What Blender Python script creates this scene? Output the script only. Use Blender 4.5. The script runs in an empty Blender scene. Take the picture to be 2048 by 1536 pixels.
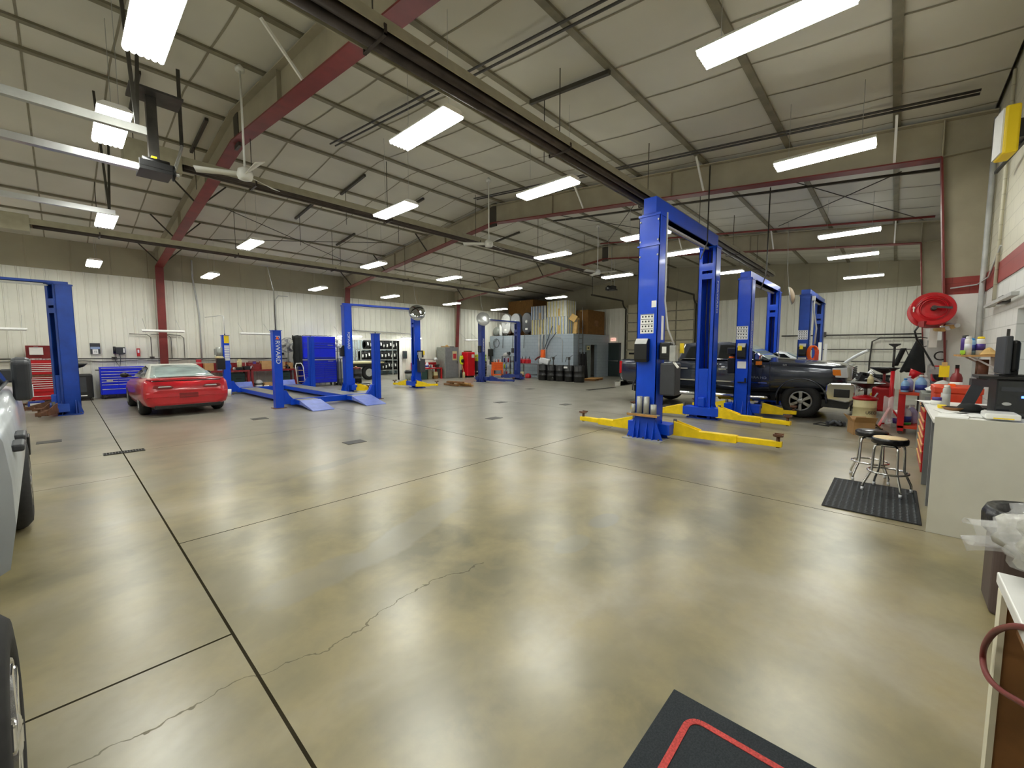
import bpy, bmesh, math, random
LAMP, EXPO = 22, .95
from mathutils import Vector, Matrix
random.seed(7)
S = bpy.context.scene
C = S.collection
PI = math.pi
def lin(h):
    h = h.lstrip('#'); r = []
    for i in (0, 2, 4):
        c = int(h[i:i+2], 16)/255
        r.append(c/12.92 if c <= .04045 else ((c+.055)/1.055)**2.4)
    return tuple(r)+(1,)
# ---------------------------------------------------------------- materials
def mat(name, hexc, rough=.5, metal=0, nz=.12, ns=6., bump=0, emit=0, trans=0, coat=0, alpha=1, spec=.5):
    m = bpy.data.materials.new(name); m.use_nodes = True
    nt = m.node_tree; b = nt.nodes['Principled BSDF']; c = lin(hexc)
    b.inputs['Roughness'].default_value = rough; b.inputs['Metallic'].default_value = metal
    b.inputs['Specular IOR Level'].default_value = spec
    b.inputs['Base Color'].default_value = c
    if nz > 0:
        tc = nt.nodes.new('ShaderNodeTexCoord'); no = nt.nodes.new('ShaderNodeTexNoise')
        no.inputs['Scale'].default_value = ns; no.inputs['Detail'].default_value = 5
        nt.links.new(tc.outputs['Object'], no.inputs['Vector'])
        r = nt.nodes.new('ShaderNodeValToRGB')
        r.color_ramp.elements[0].position = .3; r.color_ramp.elements[1].position = .7
        r.color_ramp.elements[0].color = tuple(x*(1-nz) for x in c[:3])+(1,)
        r.color_ramp.elements[1].color = tuple(min(1, x*(1+nz)) for x in c[:3])+(1,)
        nt.links.new(no.outputs['Fac'], r.inputs['Fac']); nt.links.new(r.outputs['Color'], b.inputs['Base Color'])
        if bump:
            bp = nt.nodes.new('ShaderNodeBump'); bp.inputs['Strength'].default_value = bump; bp.inputs['Distance'].default_value = .02
            nt.links.new(no.outputs['Fac'], bp.inputs['Height']); nt.links.new(bp.outputs['Normal'], b.inputs['Normal'])
    if emit:
        b.inputs['Emission Color'].default_value = c; b.inputs['Emission Strength'].default_value = emit
    if trans: b.inputs['Transmission Weight'].default_value = trans
    if coat: b.inputs['Coat Weight'].default_value = coat; b.inputs['Coat Roughness'].default_value = .08
    if alpha < 1: b.inputs['Alpha'].default_value = alpha
    return m
M = {}
def mk(k, *a, **kw): M[k] = mat(k, *a, **kw)
mk('lift_blue', '#0744c6', .34, nz=.06, coat=.1, spec=.35)
mk('lift_blue_worn', '#123f98', .45, nz=.25, ns=3)
mk('lift_navy', '#24367c', .4, nz=.12)
mk('ramp_blue', '#6f7fc8', .45, nz=.12)
mk('steel_deck', '#8d8d86', .4, .3, nz=.25, ns=3)
mk('yellow', '#f2cf08', .4, nz=.1, ns=9)
mk('galv', '#a9aaa6', .45, .35, nz=.12)
mk('black', '#0b0b0c', .4, nz=.2)
mk('rubber', '#131314', .75, nz=.3, ns=20)
mk('dark_hole', '#050506', .8, nz=0)
mk('dgrey', '#33353a', .5)
mk('grey', '#77787a', .5)
mk('lgrey', '#b4b5b3', .5)
mk('white', '#e6e5e0', .5, nz=.04)
mk('white_gloss', '#e9e9e6', .25, nz=.04)
mk('paper', '#eeeeea', .8, nz=.03)
mk('red', '#b3121a', .35, nz=.1)
mk('red_dark', '#7a1517', .45, nz=.15)
mk('red_bright', '#d01220', .3, nz=.06)
mk('orange_red', '#c8401f', .45, nz=.1)
mk('orange', '#f4691e', .4, nz=.08)
mk('chrome', '#d8d8d8', .12, 1, nz=.02)
mk('alu', '#c9cacb', .28, .9, nz=.05)
mk('iron', '#4a4845', .45, .6, nz=.25)
mk('rust', '#6b4a35', .7, .2, nz=.4, ns=12)
mk('tool_blue', '#0620c8', .34, nz=.06, coat=.1, spec=.35)
mk('cardboard', '#b08a5a', .8, nz=.1)
mk('carton_brown', '#7b5628', .85, nz=.15)
mk('wood', '#b58a52', .6, nz=.3, ns=5)
mk('wood_dark', '#80572f', .6, nz=.3, ns=5)
mk('green_dark', '#1e3a35', .5)
mk('green_lime', '#a9d83c', .45, nz=.05)
mk('hi_vis', '#d8ea1e', .6, nz=.05)
mk('cream', '#cfc493', .45, nz=.12, ns=4)
mk('blue_cap', '#1e86d8', .4, nz=.03)
mk('jug_blue', '#8fb9e2', .3, nz=.05)
mk('jug_white', '#d9dbe0', .35, nz=.06)
mk('jug_lilac', '#b9b8dc', .35, nz=.06)
mk('fluid_green', '#2fae3c', .3, nz=.05)
mk('label_blue', '#2b3f93', .5)
mk('label_red', '#b52433', .5)
mk('label_yellow', '#f3d31a', .5, nz=.03)
mk('purple', '#46307f', .45)
mk('hose_red', '#6e2825', .5); mk('reel_red', '#a50c18', .3, nz=.05)
mk('gas_red', '#c41c2c', .4)
mk('tile_grey', '#94a2ad', .6, nz=.08, ns=2)
mk('glass_dark', '#0d1216', .06, nz=0, spec=.7)
mk('tread', '#1a1a1a', .8, nz=.3, ns=30)
mk('truck_paint', '#2b303d', .22, .4, nz=.08, coat=.8)
mk('car_red', '#b00b1c', .28, nz=.08, coat=.6)
mk('car_white', '#eef2f5', .25, nz=.03, coat=.5)
mk('silver_paint', '#c3c9ce', .28, .25, nz=.06, coat=.5)
mk('amber', '#e5801e', .2, nz=.05)
mk('taillight', '#b0101a', .15, nz=.05)
mk('lens', '#cfd2d4', .1, nz=.05)
mk('fan_white', '#d8d8d2', .5, nz=.03)
mk('purlin', '#7a7460', .6, nz=.2, ns=4)
mk('bracing', '#38342a', .6)
mk('web_beige', '#9d957f', .55, nz=.12, ns=2)
mk('flange_red', '#6f211d', .55, nz=.2, ns=3)
mk('heater_beige', '#98927c', .5, nz=.12)
mk('heater_pipe', '#3e352f', .5, .5, nz=.3)
mk('mirror', '#cfd4d6', .04, 1, nz=0)
mk('mirror_dull', '#bdbfbc', .3, .6, nz=.12)
mk('lamp', '#ffffff', .5, nz=0, emit=1)
mk('led_blue', '#2540ff', .4, nz=0, emit=12)
mk('exit_sign', '#e8b9a8', .5, nz=0, emit=.6)
mk('carpet', '#23282c', .95, nz=.5, ns=150)
mk('carpet_red', '#b3433f', .95, nz=.35, ns=120)
mk('seat_black', '#0e0d10', .25, nz=.1)
mk('seat_tan', '#d2b98f', .6, nz=.12, ns=8)
mk('clear_bag', '#f0f0f0', .12, nz=.1, ns=9, bump=.5, alpha=.26)
mk('bag_black', '#151416', .3, nz=.3, ns=14, bump=.6)
mk('bin_brown', '#4a3c37', .5)
mk('wrap', '#d5d6d2', .22, nz=.1, ns=5)
mk('wrap_blue', '#8fa3c4', .25, nz=.1)
mk('wrap_yellow', '#d0c27c', .3, nz=.1)
mk('kraft', '#c7a365', .8)
mk('panel_white', '#d3d1c6', .5, nz=.05, ns=3)
mk('tank', '#8f938c', .4, .2)
mk('overalls', '#191c1c', .9, nz=.3)
mk('wheel_alu', '#9fa1a3', .3, .8, nz=.1)
mk('ins_upper', '#98917a', .6, nz=.12, ns=.8)
def metal_wall():
    m = mat('liner_panel', '#e0dfd3', .5, nz=.05, ns=1.2)
    return m
M['liner'] = metal_wall()
def floor_mat():
    m = bpy.data.materials.new('sealed_concrete'); m.use_nodes = True
    nt = m.node_tree; N = nt.nodes; L = nt.links; b = N['Principled BSDF']
    tc = N.new('ShaderNodeTexCoord')
    def noise(sc, det=6, rough=.6, dist=0, vec=None):
        n = N.new('ShaderNodeTexNoise'); n.inputs['Scale'].default_value = sc; n.inputs['Detail'].default_value = det
        n.inputs['Roughness'].default_value = rough; n.inputs['Distortion'].default_value = dist
        L.new(vec or tc.outputs['Object'], n.inputs['Vector']); return n.outputs['Fac']
    def ramp(f, stops):
        r = N.new('ShaderNodeValToRGB'); e = r.color_ramp.elements
        while len(e) < len(stops): e.new(.5)
        for k, (p, c) in enumerate(stops):
            e[k].position = p; e[k].color = lin(c) if isinstance(c, str) else (c, c, c, 1)
        L.new(f, r.inputs['Fac']); return r.outputs['Color']
    def mix(f, a, c, mode='MIX'):
        n = N.new('ShaderNodeMix'); n.data_type = 'RGBA'; n.blend_type = mode
        if isinstance(f, float): n.inputs[0].default_value = f
        else: L.new(f, n.inputs[0])
        for s, v in ((6, a), (7, c)):
            if isinstance(v, str): n.inputs[s].default_value = lin(v)
            else: L.new(v, n.inputs[s])
        return n.outputs[2]
    def math_(op, a, c=None):
        n = N.new('ShaderNodeMath'); n.operation = op
        for i, v in enumerate((a, c)):
            if v is None: continue
            if isinstance(v, (int, float)): n.inputs[i].default_value = v
            else: L.new(v, n.inputs[i])
        return n.outputs[0]
    col = ramp(noise(.5, 5, .55, .4), [(.36, FLOOR_A), (.5, FLOOR_B), (.64, FLOOR_C)])
    col = mix(ramp(noise(2.2, 6, .62, .3), [(.42, 0.), (.68, .6)]), col, FLOOR_D)
    col = mix(ramp(noise(16, 4, .6), [(.4, 0.), (.8, .16)]), col, FLOOR_A)
    sep = N.new('ShaderNodeSeparateXYZ'); L.new(tc.outputs['Object'], sep.inputs[0]); X, Y = sep.outputs[0], sep.outputs[1]
    # floor colour turns greyer towards the far bays
    far = math_('ADD', math_('MULTIPLY', X, .5), math_('MULTIPLY', Y, .5))
    fr = N.new('ShaderNodeMapRange'); fr.inputs[1].default_value = 3.5; fr.inputs[2].default_value = 8
    L.new(far, fr.inputs[0])
    col = mix(fr.outputs[0], col, mix(ramp(noise(1.1, 8, .6), [(.35, 0.), (.65, 1.)]), FLOOR_FAR, FLOOR_FAR2))
    # grey stains, and larger dark patches beneath the pickup and the red car
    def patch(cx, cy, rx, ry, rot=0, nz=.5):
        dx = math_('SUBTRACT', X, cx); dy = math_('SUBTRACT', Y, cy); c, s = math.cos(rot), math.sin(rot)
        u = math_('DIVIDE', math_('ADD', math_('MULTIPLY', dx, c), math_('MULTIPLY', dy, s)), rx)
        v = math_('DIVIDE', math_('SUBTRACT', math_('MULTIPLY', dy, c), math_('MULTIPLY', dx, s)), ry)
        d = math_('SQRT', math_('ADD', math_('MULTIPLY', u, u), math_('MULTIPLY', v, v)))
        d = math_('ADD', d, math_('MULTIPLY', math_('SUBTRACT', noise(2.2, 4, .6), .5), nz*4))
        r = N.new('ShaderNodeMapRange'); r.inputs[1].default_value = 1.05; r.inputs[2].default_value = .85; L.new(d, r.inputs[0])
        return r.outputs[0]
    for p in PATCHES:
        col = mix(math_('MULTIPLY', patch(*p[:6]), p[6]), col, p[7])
    # saw-cut joints
    def line(coord, at, w, lim=None, lo=None, hi=None, wob=0):
        d = math_('SUBTRACT', coord, at)
        if wob: d = math_('ADD', d, math_('MULTIPLY', math_('SUBTRACT', noise(1.4, 5, .6), .5), wob))
        f = math_('LESS_THAN', math_('ABSOLUTE', d), w)
        if lo is not None: f = math_('MULTIPLY', f, math_('GREATER_THAN', lim, lo))
        if hi is not None: f = math_('MULTIPLY', f, math_('LESS_THAN', lim, hi))
        return f
    js = [line(X, .6, .008), line(Y, 4.55, .007, X, .6, 16.), line(Y, 2.84, .008, X, -9, .6), line(X, 5.42, .006),
          line(Y, 7.55, .005, X, -9, .6), line(X, 10.0, .006), line(Y, 9.37, .004), line(X, 14.8, .006), line(Y, 14.1, .006)]
    tot = js[0]
    for j in js[1:]: tot = math_('MAXIMUM', tot, j)
    crack = math_('ADD', line(math_('ADD', Y, math_('MULTIPLY', X, .02)), 2.38, .004, X, -3, 2.2, .5), 0.)
    tot = math_('MAXIMUM', tot, math_('MULTIPLY', crack, .5))
    col = mix(math_('MULTIPLY', tot, .92), col, '#1a1712')
    L.new(col, b.inputs['Base Color'])
    rr = ramp(noise(1.6, 4, .55), [(.3, FLOOR_R0), (.7, FLOOR_R1)])
    rm = N.new('ShaderNodeMix'); rm.data_type = 'FLOAT'; L.new(tot, rm.inputs[0]); L.new(rr, rm.inputs[2]); rm.inputs[3].default_value = .9; L.new(rm.outputs[0], b.inputs['Roughness'])
    L.new(math_('MULTIPLY', math_('SUBTRACT', 1.0, tot), .95), b.inputs['Specular IOR Level'])
    bp = N.new('ShaderNodeBump'); bp.inputs['Strength'].default_value = .05; bp.inputs['Distance'].default_value = .01
    L.new(noise(5., 6, .6), bp.inputs['Height']); L.new(bp.outputs['Normal'], b.inputs['Normal'])
    return m
FLOOR_A, FLOOR_B, FLOOR_C, FLOOR_D = '#5f593e', '#7e7557', '#9a927c', '#998b60'
FLOOR_FAR, FLOOR_FAR2 = '#827f72', '#9a968a'
FLOOR_R0, FLOOR_R1 = .276, .315
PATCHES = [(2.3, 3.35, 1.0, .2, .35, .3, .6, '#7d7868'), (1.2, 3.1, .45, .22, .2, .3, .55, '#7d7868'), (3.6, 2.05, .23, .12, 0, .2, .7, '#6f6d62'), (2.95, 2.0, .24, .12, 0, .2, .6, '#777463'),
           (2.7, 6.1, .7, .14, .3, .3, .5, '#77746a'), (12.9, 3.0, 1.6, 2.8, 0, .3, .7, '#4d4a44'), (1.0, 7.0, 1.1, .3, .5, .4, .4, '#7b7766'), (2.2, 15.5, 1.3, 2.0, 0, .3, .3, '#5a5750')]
def cmu_mat(name, c1, mortar, sx=.4, sz=.2, yaxis=False):
    m = mat(name, c1, .55, nz=0); nt = m.node_tree; b = nt.nodes['Principled BSDF']
    tc = nt.nodes.new('ShaderNodeTexCoord'); mp = nt.nodes.new('ShaderNodeMapping')
    sp = nt.nodes.new('ShaderNodeSeparateXYZ'); cb = nt.nodes.new('ShaderNodeCombineXYZ'); ad = nt.nodes.new('ShaderNodeMath')
    nt.links.new(tc.outputs['Object'], sp.inputs[0]); nt.links.new(sp.outputs[0], ad.inputs[0]); nt.links.new(sp.outputs[1], ad.inputs[1])
    nt.links.new(ad.outputs[0], cb.inputs[0]); nt.links.new(sp.outputs[2], cb.inputs[1])
    br = nt.nodes.new('ShaderNodeTexBrick'); br.inputs['Scale'].default_value = 1
    br.inputs['Brick Width'].default_value = sx; br.inputs['Row Height'].default_value = sz; br.inputs['Mortar Size'].default_value = .006
    br.inputs['Color1'].default_value = lin(c1); br.inputs['Color2'].default_value = tuple(x*.95 for x in lin(c1)[:3])+(1,); br.inputs['Mortar'].default_value = lin(mortar)
    nt.links.new(cb.outputs[0], br.inputs['Vector']); nt.links.new(br.outputs['Color'], b.inputs['Base Color'])
    return m
M['cmu_white'] = cmu_mat('painted_block_white', '#dcdcd8', '#bdbdb8')
M['cmu_grey'] = cmu_mat('painted_block_grey', '#9fabb5', '#838e97')
M['cmu_red'] = cmu_mat('painted_block_red', '#8e352e', '#7a2b26')
M['cmu_upper'] = cmu_mat('painted_block_cream', '#cbc6b2', '#b0ab98')
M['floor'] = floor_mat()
# ---------------------------------------------------------------- mesh builder
class MB:
    def __init__(s): s.v = []; s.f = []; s.mi = []; s.sm = []; s.m = 0
    def mat(s, i): s.m = i; return s
    def add(s, vs, fs, smooth=False):
        o = len(s.v); s.v += [tuple(v) for v in vs]
        for f in fs: s.f.append(tuple(i+o for i in f)); s.mi.append(s.m); s.sm.append(smooth)
        return s
    def box(s, x0, y0, z0, x1, y1, z1):
        x0, x1 = sorted((x0, x1)); y0, y1 = sorted((y0, y1)); z0, z1 = sorted((z0, z1))
        return s.add([(x0,y0,z0),(x1,y0,z0),(x1,y1,z0),(x0,y1,z0),(x0,y0,z1),(x1,y0,z1),(x1,y1,z1),(x0,y1,z1)],
                     [(0,3,2,1),(4,5,6,7),(0,1,5,4),(1,2,6,5),(2,3,7,6),(3,0,4,7)])
    def cbox(s, cx, cy, cz, sx, sy, sz, rz=0, rx=0, ry=0):
        R = Matrix.Rotation(rz, 3, 'Z') @ Matrix.Rotation(ry, 3, 'Y') @ Matrix.Rotation(rx, 3, 'X'); c = Vector((cx,cy,cz))
        vs = [c+R@Vector((a*sx/2,b*sy/2,d*sz/2)) for d in (-1,1) for a,b in ((-1,-1),(1,-1),(1,1),(-1,1))]
        return s.add(vs, [(0,3,2,1),(4,5,6,7),(0,1,5,4),(1,2,6,5),(2,3,7,6),(3,0,4,7)])
    def bar(s, p0, p1, w, h=None, up=(0,0,1), w1=None, h1=None):
        h = h or w; w1 = w1 or w; h1 = h1 or h
        p0, p1 = Vector(p0), Vector(p1); d = (p1-p0).normalized(); u = Vector(up)
        if abs(d.dot(u)) > .98: u = Vector((1,0,0))
        r = d.cross(u).normalized(); u = r.cross(d)
        vs = [p0+r*a*w/2+u*b*h/2 for a,b in ((-1,-1),(1,-1),(1,1),(-1,1))]+[p1+r*a*w1/2+u*b*h1/2 for a,b in ((-1,-1),(1,-1),(1,1),(-1,1))]
        return s.add(vs, [(0,1,2,3),(7,6,5,4),(0,4,5,1),(1,5,6,2),(2,6,7,3),(3,7,4,0)])
    def tube(s, path, r, n=8, closed=False, rr=None):
        P = [Vector(p) for p in path]; k = len(P); vs = []; prev = None
        for i, p in enumerate(P):
            if closed: d = P[(i+1) % k]-P[i-1]
            else: d = P[min(i+1, k-1)]-P[max(i-1, 0)]
            d.normalize()
            if prev is None:
                a = Vector((0,0,1)) if abs(d.z) < .9 else Vector((1,0,0)); u = d.cross(a).normalized()
            else: u = (prev-d*prev.dot(d)).normalized()
            prev = u; w = d.cross(u); q = rr[i] if rr else r
            vs += [p+(u*math.cos(2*PI*j/n)+w*math.sin(2*PI*j/n))*q for j in range(n)]
        fs = []
        for i in range(k if closed else k-1):
            for j in range(n):
                a = i*n+j; b = i*n+(j+1) % n; c = ((i+1) % k)*n+(j+1) % n; d = ((i+1) % k)*n+j
                fs.append((a,b,c,d))
        s.add(vs, fs, True)
        if not closed:
            o = len(s.v)-len(vs)
            s.f.append(tuple(o+j for j in reversed(range(n)))); s.mi.append(s.m); s.sm.append(False)
            s.f.append(tuple(o+(k-1)*n+j for j in range(n))); s.mi.append(s.m); s.sm.append(False)
        return s
    def cyl(s, p0, p1, r, n=16, r1=None): return s.tube([p0, p1], r, n, rr=[r, r if r1 is None else r1])
    def lathe(s, prof, n=24, c=(0,0,0), R=None, sx=1, sy=1, smooth=True):
        R = R or Matrix.Identity(3); c = Vector(c); vs = []; k = len(prof)
        for r, z in prof: vs += [c+R@Vector((r*sx*math.cos(2*PI*j/n), r*sy*math.sin(2*PI*j/n), z)) for j in range(n)]
        fs = [(i*n+j, i*n+(j+1) % n, (i+1)*n+(j+1) % n, (i+1)*n+j) for i in range(k-1) for j in range(n)]
        s.add(vs, fs, smooth)
        o = len(s.v)-len(vs)
        for i, rev in ((0, 1), (k-1, 0)):
            if prof[i][0] > 1e-4:
                l = [o+i*n+j for j in range(n)]
                s.f.append(tuple(reversed(l)) if rev else tuple(l)); s.mi.append(s.m); s.sm.append(False)
        return s
    def prism(s, poly, a, b, ax='x'):
        def P(u, v, t): return {'x': (t,u,v), 'y': (u,t,v), 'z': (u,v,t)}[ax]
        n = len(poly); vs = [P(u,v,a) for u,v in poly]+[P(u,v,b) for u,v in poly]
        return s.add(vs, [tuple(range(n)), tuple(range(2*n-1, n-1, -1))]+[(i, i+n, (i+1) % n+n, (i+1) % n) for i in range(n)])
    def grid(s, fn, nu, nv, smooth=True):
        vs = [fn(i/nu, j/nv) for i in range(nu+1) for j in range(nv+1)]
        return s.add(vs, [(i*(nv+1)+j, (i+1)*(nv+1)+j, (i+1)*(nv+1)+j+1, i*(nv+1)+j+1) for i in range(nu) for j in range(nv)], smooth)
    def sphere(s, c, rx, ry=None, rz=None, n=16, k=10):
        ry = ry or rx; rz = rz or rx; c = Vector(c)
        return s.lathe([(max(1e-5, math.sin(PI*i/k)), -math.cos(PI*i/k)*rz) for i in range(k+1)], n, c, sx=rx, sy=ry)
    def build(s, name, mats, parent=None, loc=(0,0,0), rz=0, bevel=0, label=None, seg=2, sub=0, solid=0):
        me = bpy.data.meshes.new(name); me.from_pydata(s.v, [], s.f)
        for m in (mats if isinstance(mats, (list, tuple)) else [mats]): me.materials.append(M[m] if isinstance(m, str) else m)
        me.polygons.foreach_set('material_index', s.mi); me.polygons.foreach_set('use_smooth', s.sm)
        me.update()
        bm = bmesh.new(); bm.from_mesh(me); bmesh.ops.recalc_face_normals(bm, faces=bm.faces); bm.to_mesh(me); bm.free()
        o = bpy.data.objects.new(name, me); C.objects.link(o); o.location = loc; o.rotation_euler = (0,0,rz)
        if parent: o.parent = parent
        if label: o['label'] = label
        if solid: k = o.modifiers.new('s', 'SOLIDIFY'); k.thickness = solid
        if sub: k = o.modifiers.new('u', 'SUBSURF'); k.levels = sub; k.render_levels = sub
        if bevel: k = o.modifiers.new('b', 'BEVEL'); k.width = bevel; k.segments = seg; k.limit_method = 'ANGLE'; k.angle_limit = .6; k.harden_normals = False
        return o
def sm(P, k=5):
    P = [Vector(p) for p in P]; P = [P[0]*2-P[1]]+P+[P[-1]*2-P[-2]]; r = []
    for a, b, c, d in zip(P, P[1:], P[2:], P[3:]):
        for i in range(k):
            t = i/k; r.append(.5*((2*b)+(c-a)*t+(2*a-5*b+4*c-d)*t*t+(3*b-a-3*c+d)*t**3))
    return r+[P[-2]]
def thing(name, label, cat, loc=(0,0,0), rz=0, group=None):
    o = bpy.data.objects.new(name, None); C.objects.link(o); o.empty_display_size = .1
    o.location = loc; o.rotation_euler = (0,0,rz); o['label'] = label; o['category'] = cat
    if group: o['group'] = group
    return o
def tag(o, label, cat, group=None):
    o['label'] = label; o['category'] = cat
    if group: o['group'] = group
    return o
def struct(o): o['kind'] = 'structure'; return o
def kids(o): return list(o.children)
def dup(r, loc=None, rz=None, label=None, group=None, parent=None):
    c = r.copy(); C.objects.link(c)
    if parent: c.parent = parent
    if loc is not None: c.location = loc
    if rz is not None: c.rotation_euler = (0,0,rz)
    if label: c['label'] = label
    if group: c['group'] = group
    for ch in kids(r): dup(ch, parent=c)
    return c
def text(s, name, size, m, parent, loc, rot, depth=.001, ax='CENTER', sx=1):
    cu = bpy.data.curves.new(name, 'FONT'); cu.body = s; cu.size = size; cu.align_x = ax; cu.align_y = 'CENTER'; cu.extrude = depth
    t = bpy.data.objects.new('t', cu); C.objects.link(t); bpy.context.view_layer.update()
    me = bpy.data.meshes.new_from_object(t.evaluated_get(bpy.context.evaluated_depsgraph_get()))
    bpy.data.objects.remove(t); me.materials.clear(); me.materials.append(M[m])
    o = bpy.data.objects.new(name, me); C.objects.link(o); o.parent = parent; o.location = loc; o.rotation_euler = rot; o.scale = (sx,1,1)
    return o
# ================================================================ setting
X0, X1, YR, YL = -4.65, 24.65, -1.0, 21.0
RID = 10.1
def rz(y): return 5.5+.1*(y+1) if y < RID else 6.61-.1035*(y-RID)
def ribbed(mb, a0, a1, z0, z1, plane, axis, sgn, per=.305, d=.028):
    """liner sheet with trapezoid ribs; axis 'x' runs along X at Y=plane, 'y' along Y at X=plane; sgn = side the ribs stand out to"""
    pts = []; n = max(1, round((a1-a0)/per)); p = (a1-a0)/n
    for i in range(n):
        b = a0+i*p
        pts += [(b, 0), (b+p*.40, 0), (b+p*.44, 1), (b+p*.50, 1), (b+p*.54, 0), (b+p*.74, 0), (b+p*.76, .3), (b+p*.80, .3), (b+p*.82, 0)]
    pts.append((a1, 0)); vs = []; fs = []
    for u, k in pts:
        for z in (z0, z1(u) if callable(z1) else z1):
            q = plane+sgn*k*d
            vs.append((u, q, z) if axis == 'x' else (q, u, z))
    for i in range(len(pts)-1): fs.append((2*i, 2*i+2, 2*i+3, 2*i+1))
    return mb.add(vs, fs)
def upper(mb, a0, a1, z0, z1, plane, axis, sgn):
    """vinyl-faced insulation above the liner: flat blanket strips with soft rolled seams"""
    n = max(1, round((a1-a0)/1.0)); p = (a1-a0)/n; vs = []; fs = []; pts = []
    for i in range(n): pts += [(a0+i*p, 0), (a0+i*p+.03, .6), (a0+i*p+p*.5, 1), (a0+(i+1)*p-.03, .6)]
    pts.append((a1, 0))
    for u, k in pts:
        for z in (z0, z1(u) if callable(z1) else z1):
            q = plane+sgn*(.0+k*.022); vs.append((u, q, z) if axis == 'x' else (q, u, z))
    for i in range(len(pts)-1): fs.append((2*i, 2*i+2, 2*i+3, 2*i+1))
    return mb.add(vs, fs)
LT = 4.42
fl = MB().box(X0-.3, -1.4, -.2, X1+.3, 21.2, 0).box(9.0, 21.2, -.2, 18.6, 28, 0)
struct(fl.build('floor', 'floor'))
# ceiling: draped vinyl-faced blanket, purlins, seams
PUR = [-.95]+[.18+1.58*k for k in range(7)]
PUR = PUR+[2*RID-p for p in reversed(PUR)]; PUR[-1] = YL-.02
cm = MB(); nb = len(PUR)-1
def zc(y):
    for i in range(nb):
        if PUR[i] <= y <= PUR[i+1]: return rz(y)-.03-.022*math.sin(PI*(y-PUR[i])/(PUR[i+1]-PUR[i]))
    return rz(y)-.03
ys = [PUR[i]+(PUR[i+1]-PUR[i])*k/6 for i in range(nb) for k in range(6)]+[PUR[-1]]
vs = []
for x in (X0-.1, X1+.1): vs += [(x, y, zc(y)) for y in ys]
n = len(ys); cm.add(vs, [(i, i+1, n+i+1, n+i) for i in range(n-1)], True)
cm.mat(1)
for p in PUR[1:-1]: cm.bar((X0, p, rz(p)-.05), (X1, p, rz(p)-.05), .1, .05)
cm.mat(2); x = X0+.5
while x < X1:
    for i in range(nb):
        q = [PUR[i]+(PUR[i+1]-PUR[i])*k/4 for k in range(5)]
        for a, b in zip(q, q[1:]): cm.add([(x-.016, a, zc(a)-.006), (x+.016, a, zc(a)-.006), (x+.016, b, zc(b)-.006), (x-.016, b, zc(b)-.006)], [(0,1,2,3)])
    x += 1.0
cm.mat(3).prism([(-1.3, 5.6), (RID, 6.75), (21.3, 5.6), (21.3, 5.7), (RID, 6.9), (-1.3, 5.7)], X0-.3, X1+.3)
mk('vinyl', '#c8c5b8', .55, nz=.1, ns=.5); mk('seam', '#857f6c', .7)
struct(cm.build('ceiling', ['vinyl', 'purlin', 'seam', 'grey']))
# long wall on the left, with the opening to the tyre store
DX0, DX1, DZ = 10.05, 13.2, 2.25
wl = MB()
for a, b, z0 in ((X0, DX0, 0), (DX0, DX1, DZ), (DX1, X1, 0)): ribbed(wl, a, b, z0, LT, YL, 'x', -1)
wl.mat(1).box(X0-.2, YL+.005, 0, DX0, YL+.2, 5.7).box(DX0, YL+.005, DZ, DX1, YL+.2, 5.7).box(DX1, YL+.005, 0, X1+.2, YL+.2, 5.7)
wl.mat(2); upper(wl, X0, X1, LT, 5.6, YL-.004, 'x', -1)
struct(wl.build('wall_left', ['liner', 'grey', 'ins_upper']))
tr = MB().box(DX1, YL-.06, 0, DX1+.16, YL+.22, DZ+.12).box(DX0-.12, YL-.06, 0, DX0, YL+.22, DZ+.12).box(DX0, YL-.06, DZ, DX1, YL+.22, DZ+.1)
struct(tr.build('trim_4', 'white', bevel=.006))
wb = MB()
OH0, OH1, OHZ = 8.45, 12.65, 4.6
for a, b, z0 in ((YR, OH0, 0), (OH1, 13.1, 0), (13.1, 14.05, 2.18), (14.05, YL, 0)): ribbed(wb, a, b, z0, LT, X1, 'y', -1)
wb.mat(2); upper(wb, YR, OH0, LT, rz, X1-.004, 'y', -1); upper(wb, OH0, OH1, OHZ, rz, X1-.004, 'y', -1); upper(wb, OH1, YL, LT, rz, X1-.004, 'y', -1)
wb.mat(1).box(X1+.1, YR-.2, 0, X1+.3, YL+.2, 6.8)
struct(wb.build('wall_back', ['liner', 'grey', 'ins_upper']))
wf = MB(); ribbed(wf, YR, YL, 0, lambda y: rz(y), X0, 'y', 1); wf.mat(1).box(X0-.2, YR-.2, 0, X0-.01, YL+.2, 6.8)
struct(wf.build('wall_front', ['liner', 'grey']))
# block wall on the right: white, red band, cream above; window recess
WX0, WX1 = 5.7, 7.35
wr = MB()
wr.box(X0, YR-.3, 0, WX0, YR, 2.62).box(WX1, YR-.3, 0, X1, YR, 2.62).box(WX0, YR-.3, 0, WX1, YR, .95).box(WX0, YR-.3, 2.17, WX1, YR, 2.62)
wr.mat(1).box(X0, YR-.3, 2.62, X1, YR+.012, 2.9)
wr.mat(2).box(X0, YR-.3, 2.9, X1, YR, 5.6)
struct(wr.build('wall_right', ['cmu_white', 'cmu_red', 'cmu_upper']))
wp = MB().box(WX0, YR-.28, .95, WX1, YR-.24, 2.17); wp.mat(1)
wp.box(WX0, YR-.24, .95, WX0+.06, YR-.2, 2.17).box(WX1-.06, YR-.24, .95, WX1, YR-.2, 2.17).box(WX0, YR-.24, 2.11, WX1, YR-.2, 2.17).box(WX0, YR-.24, .95, WX1, YR-.2, 1.0)
mk('pane_grey', '#8796a0', .15, nz=.05)
struct(wp.build('window_1', ['pane_grey', 'lgrey']))
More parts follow.
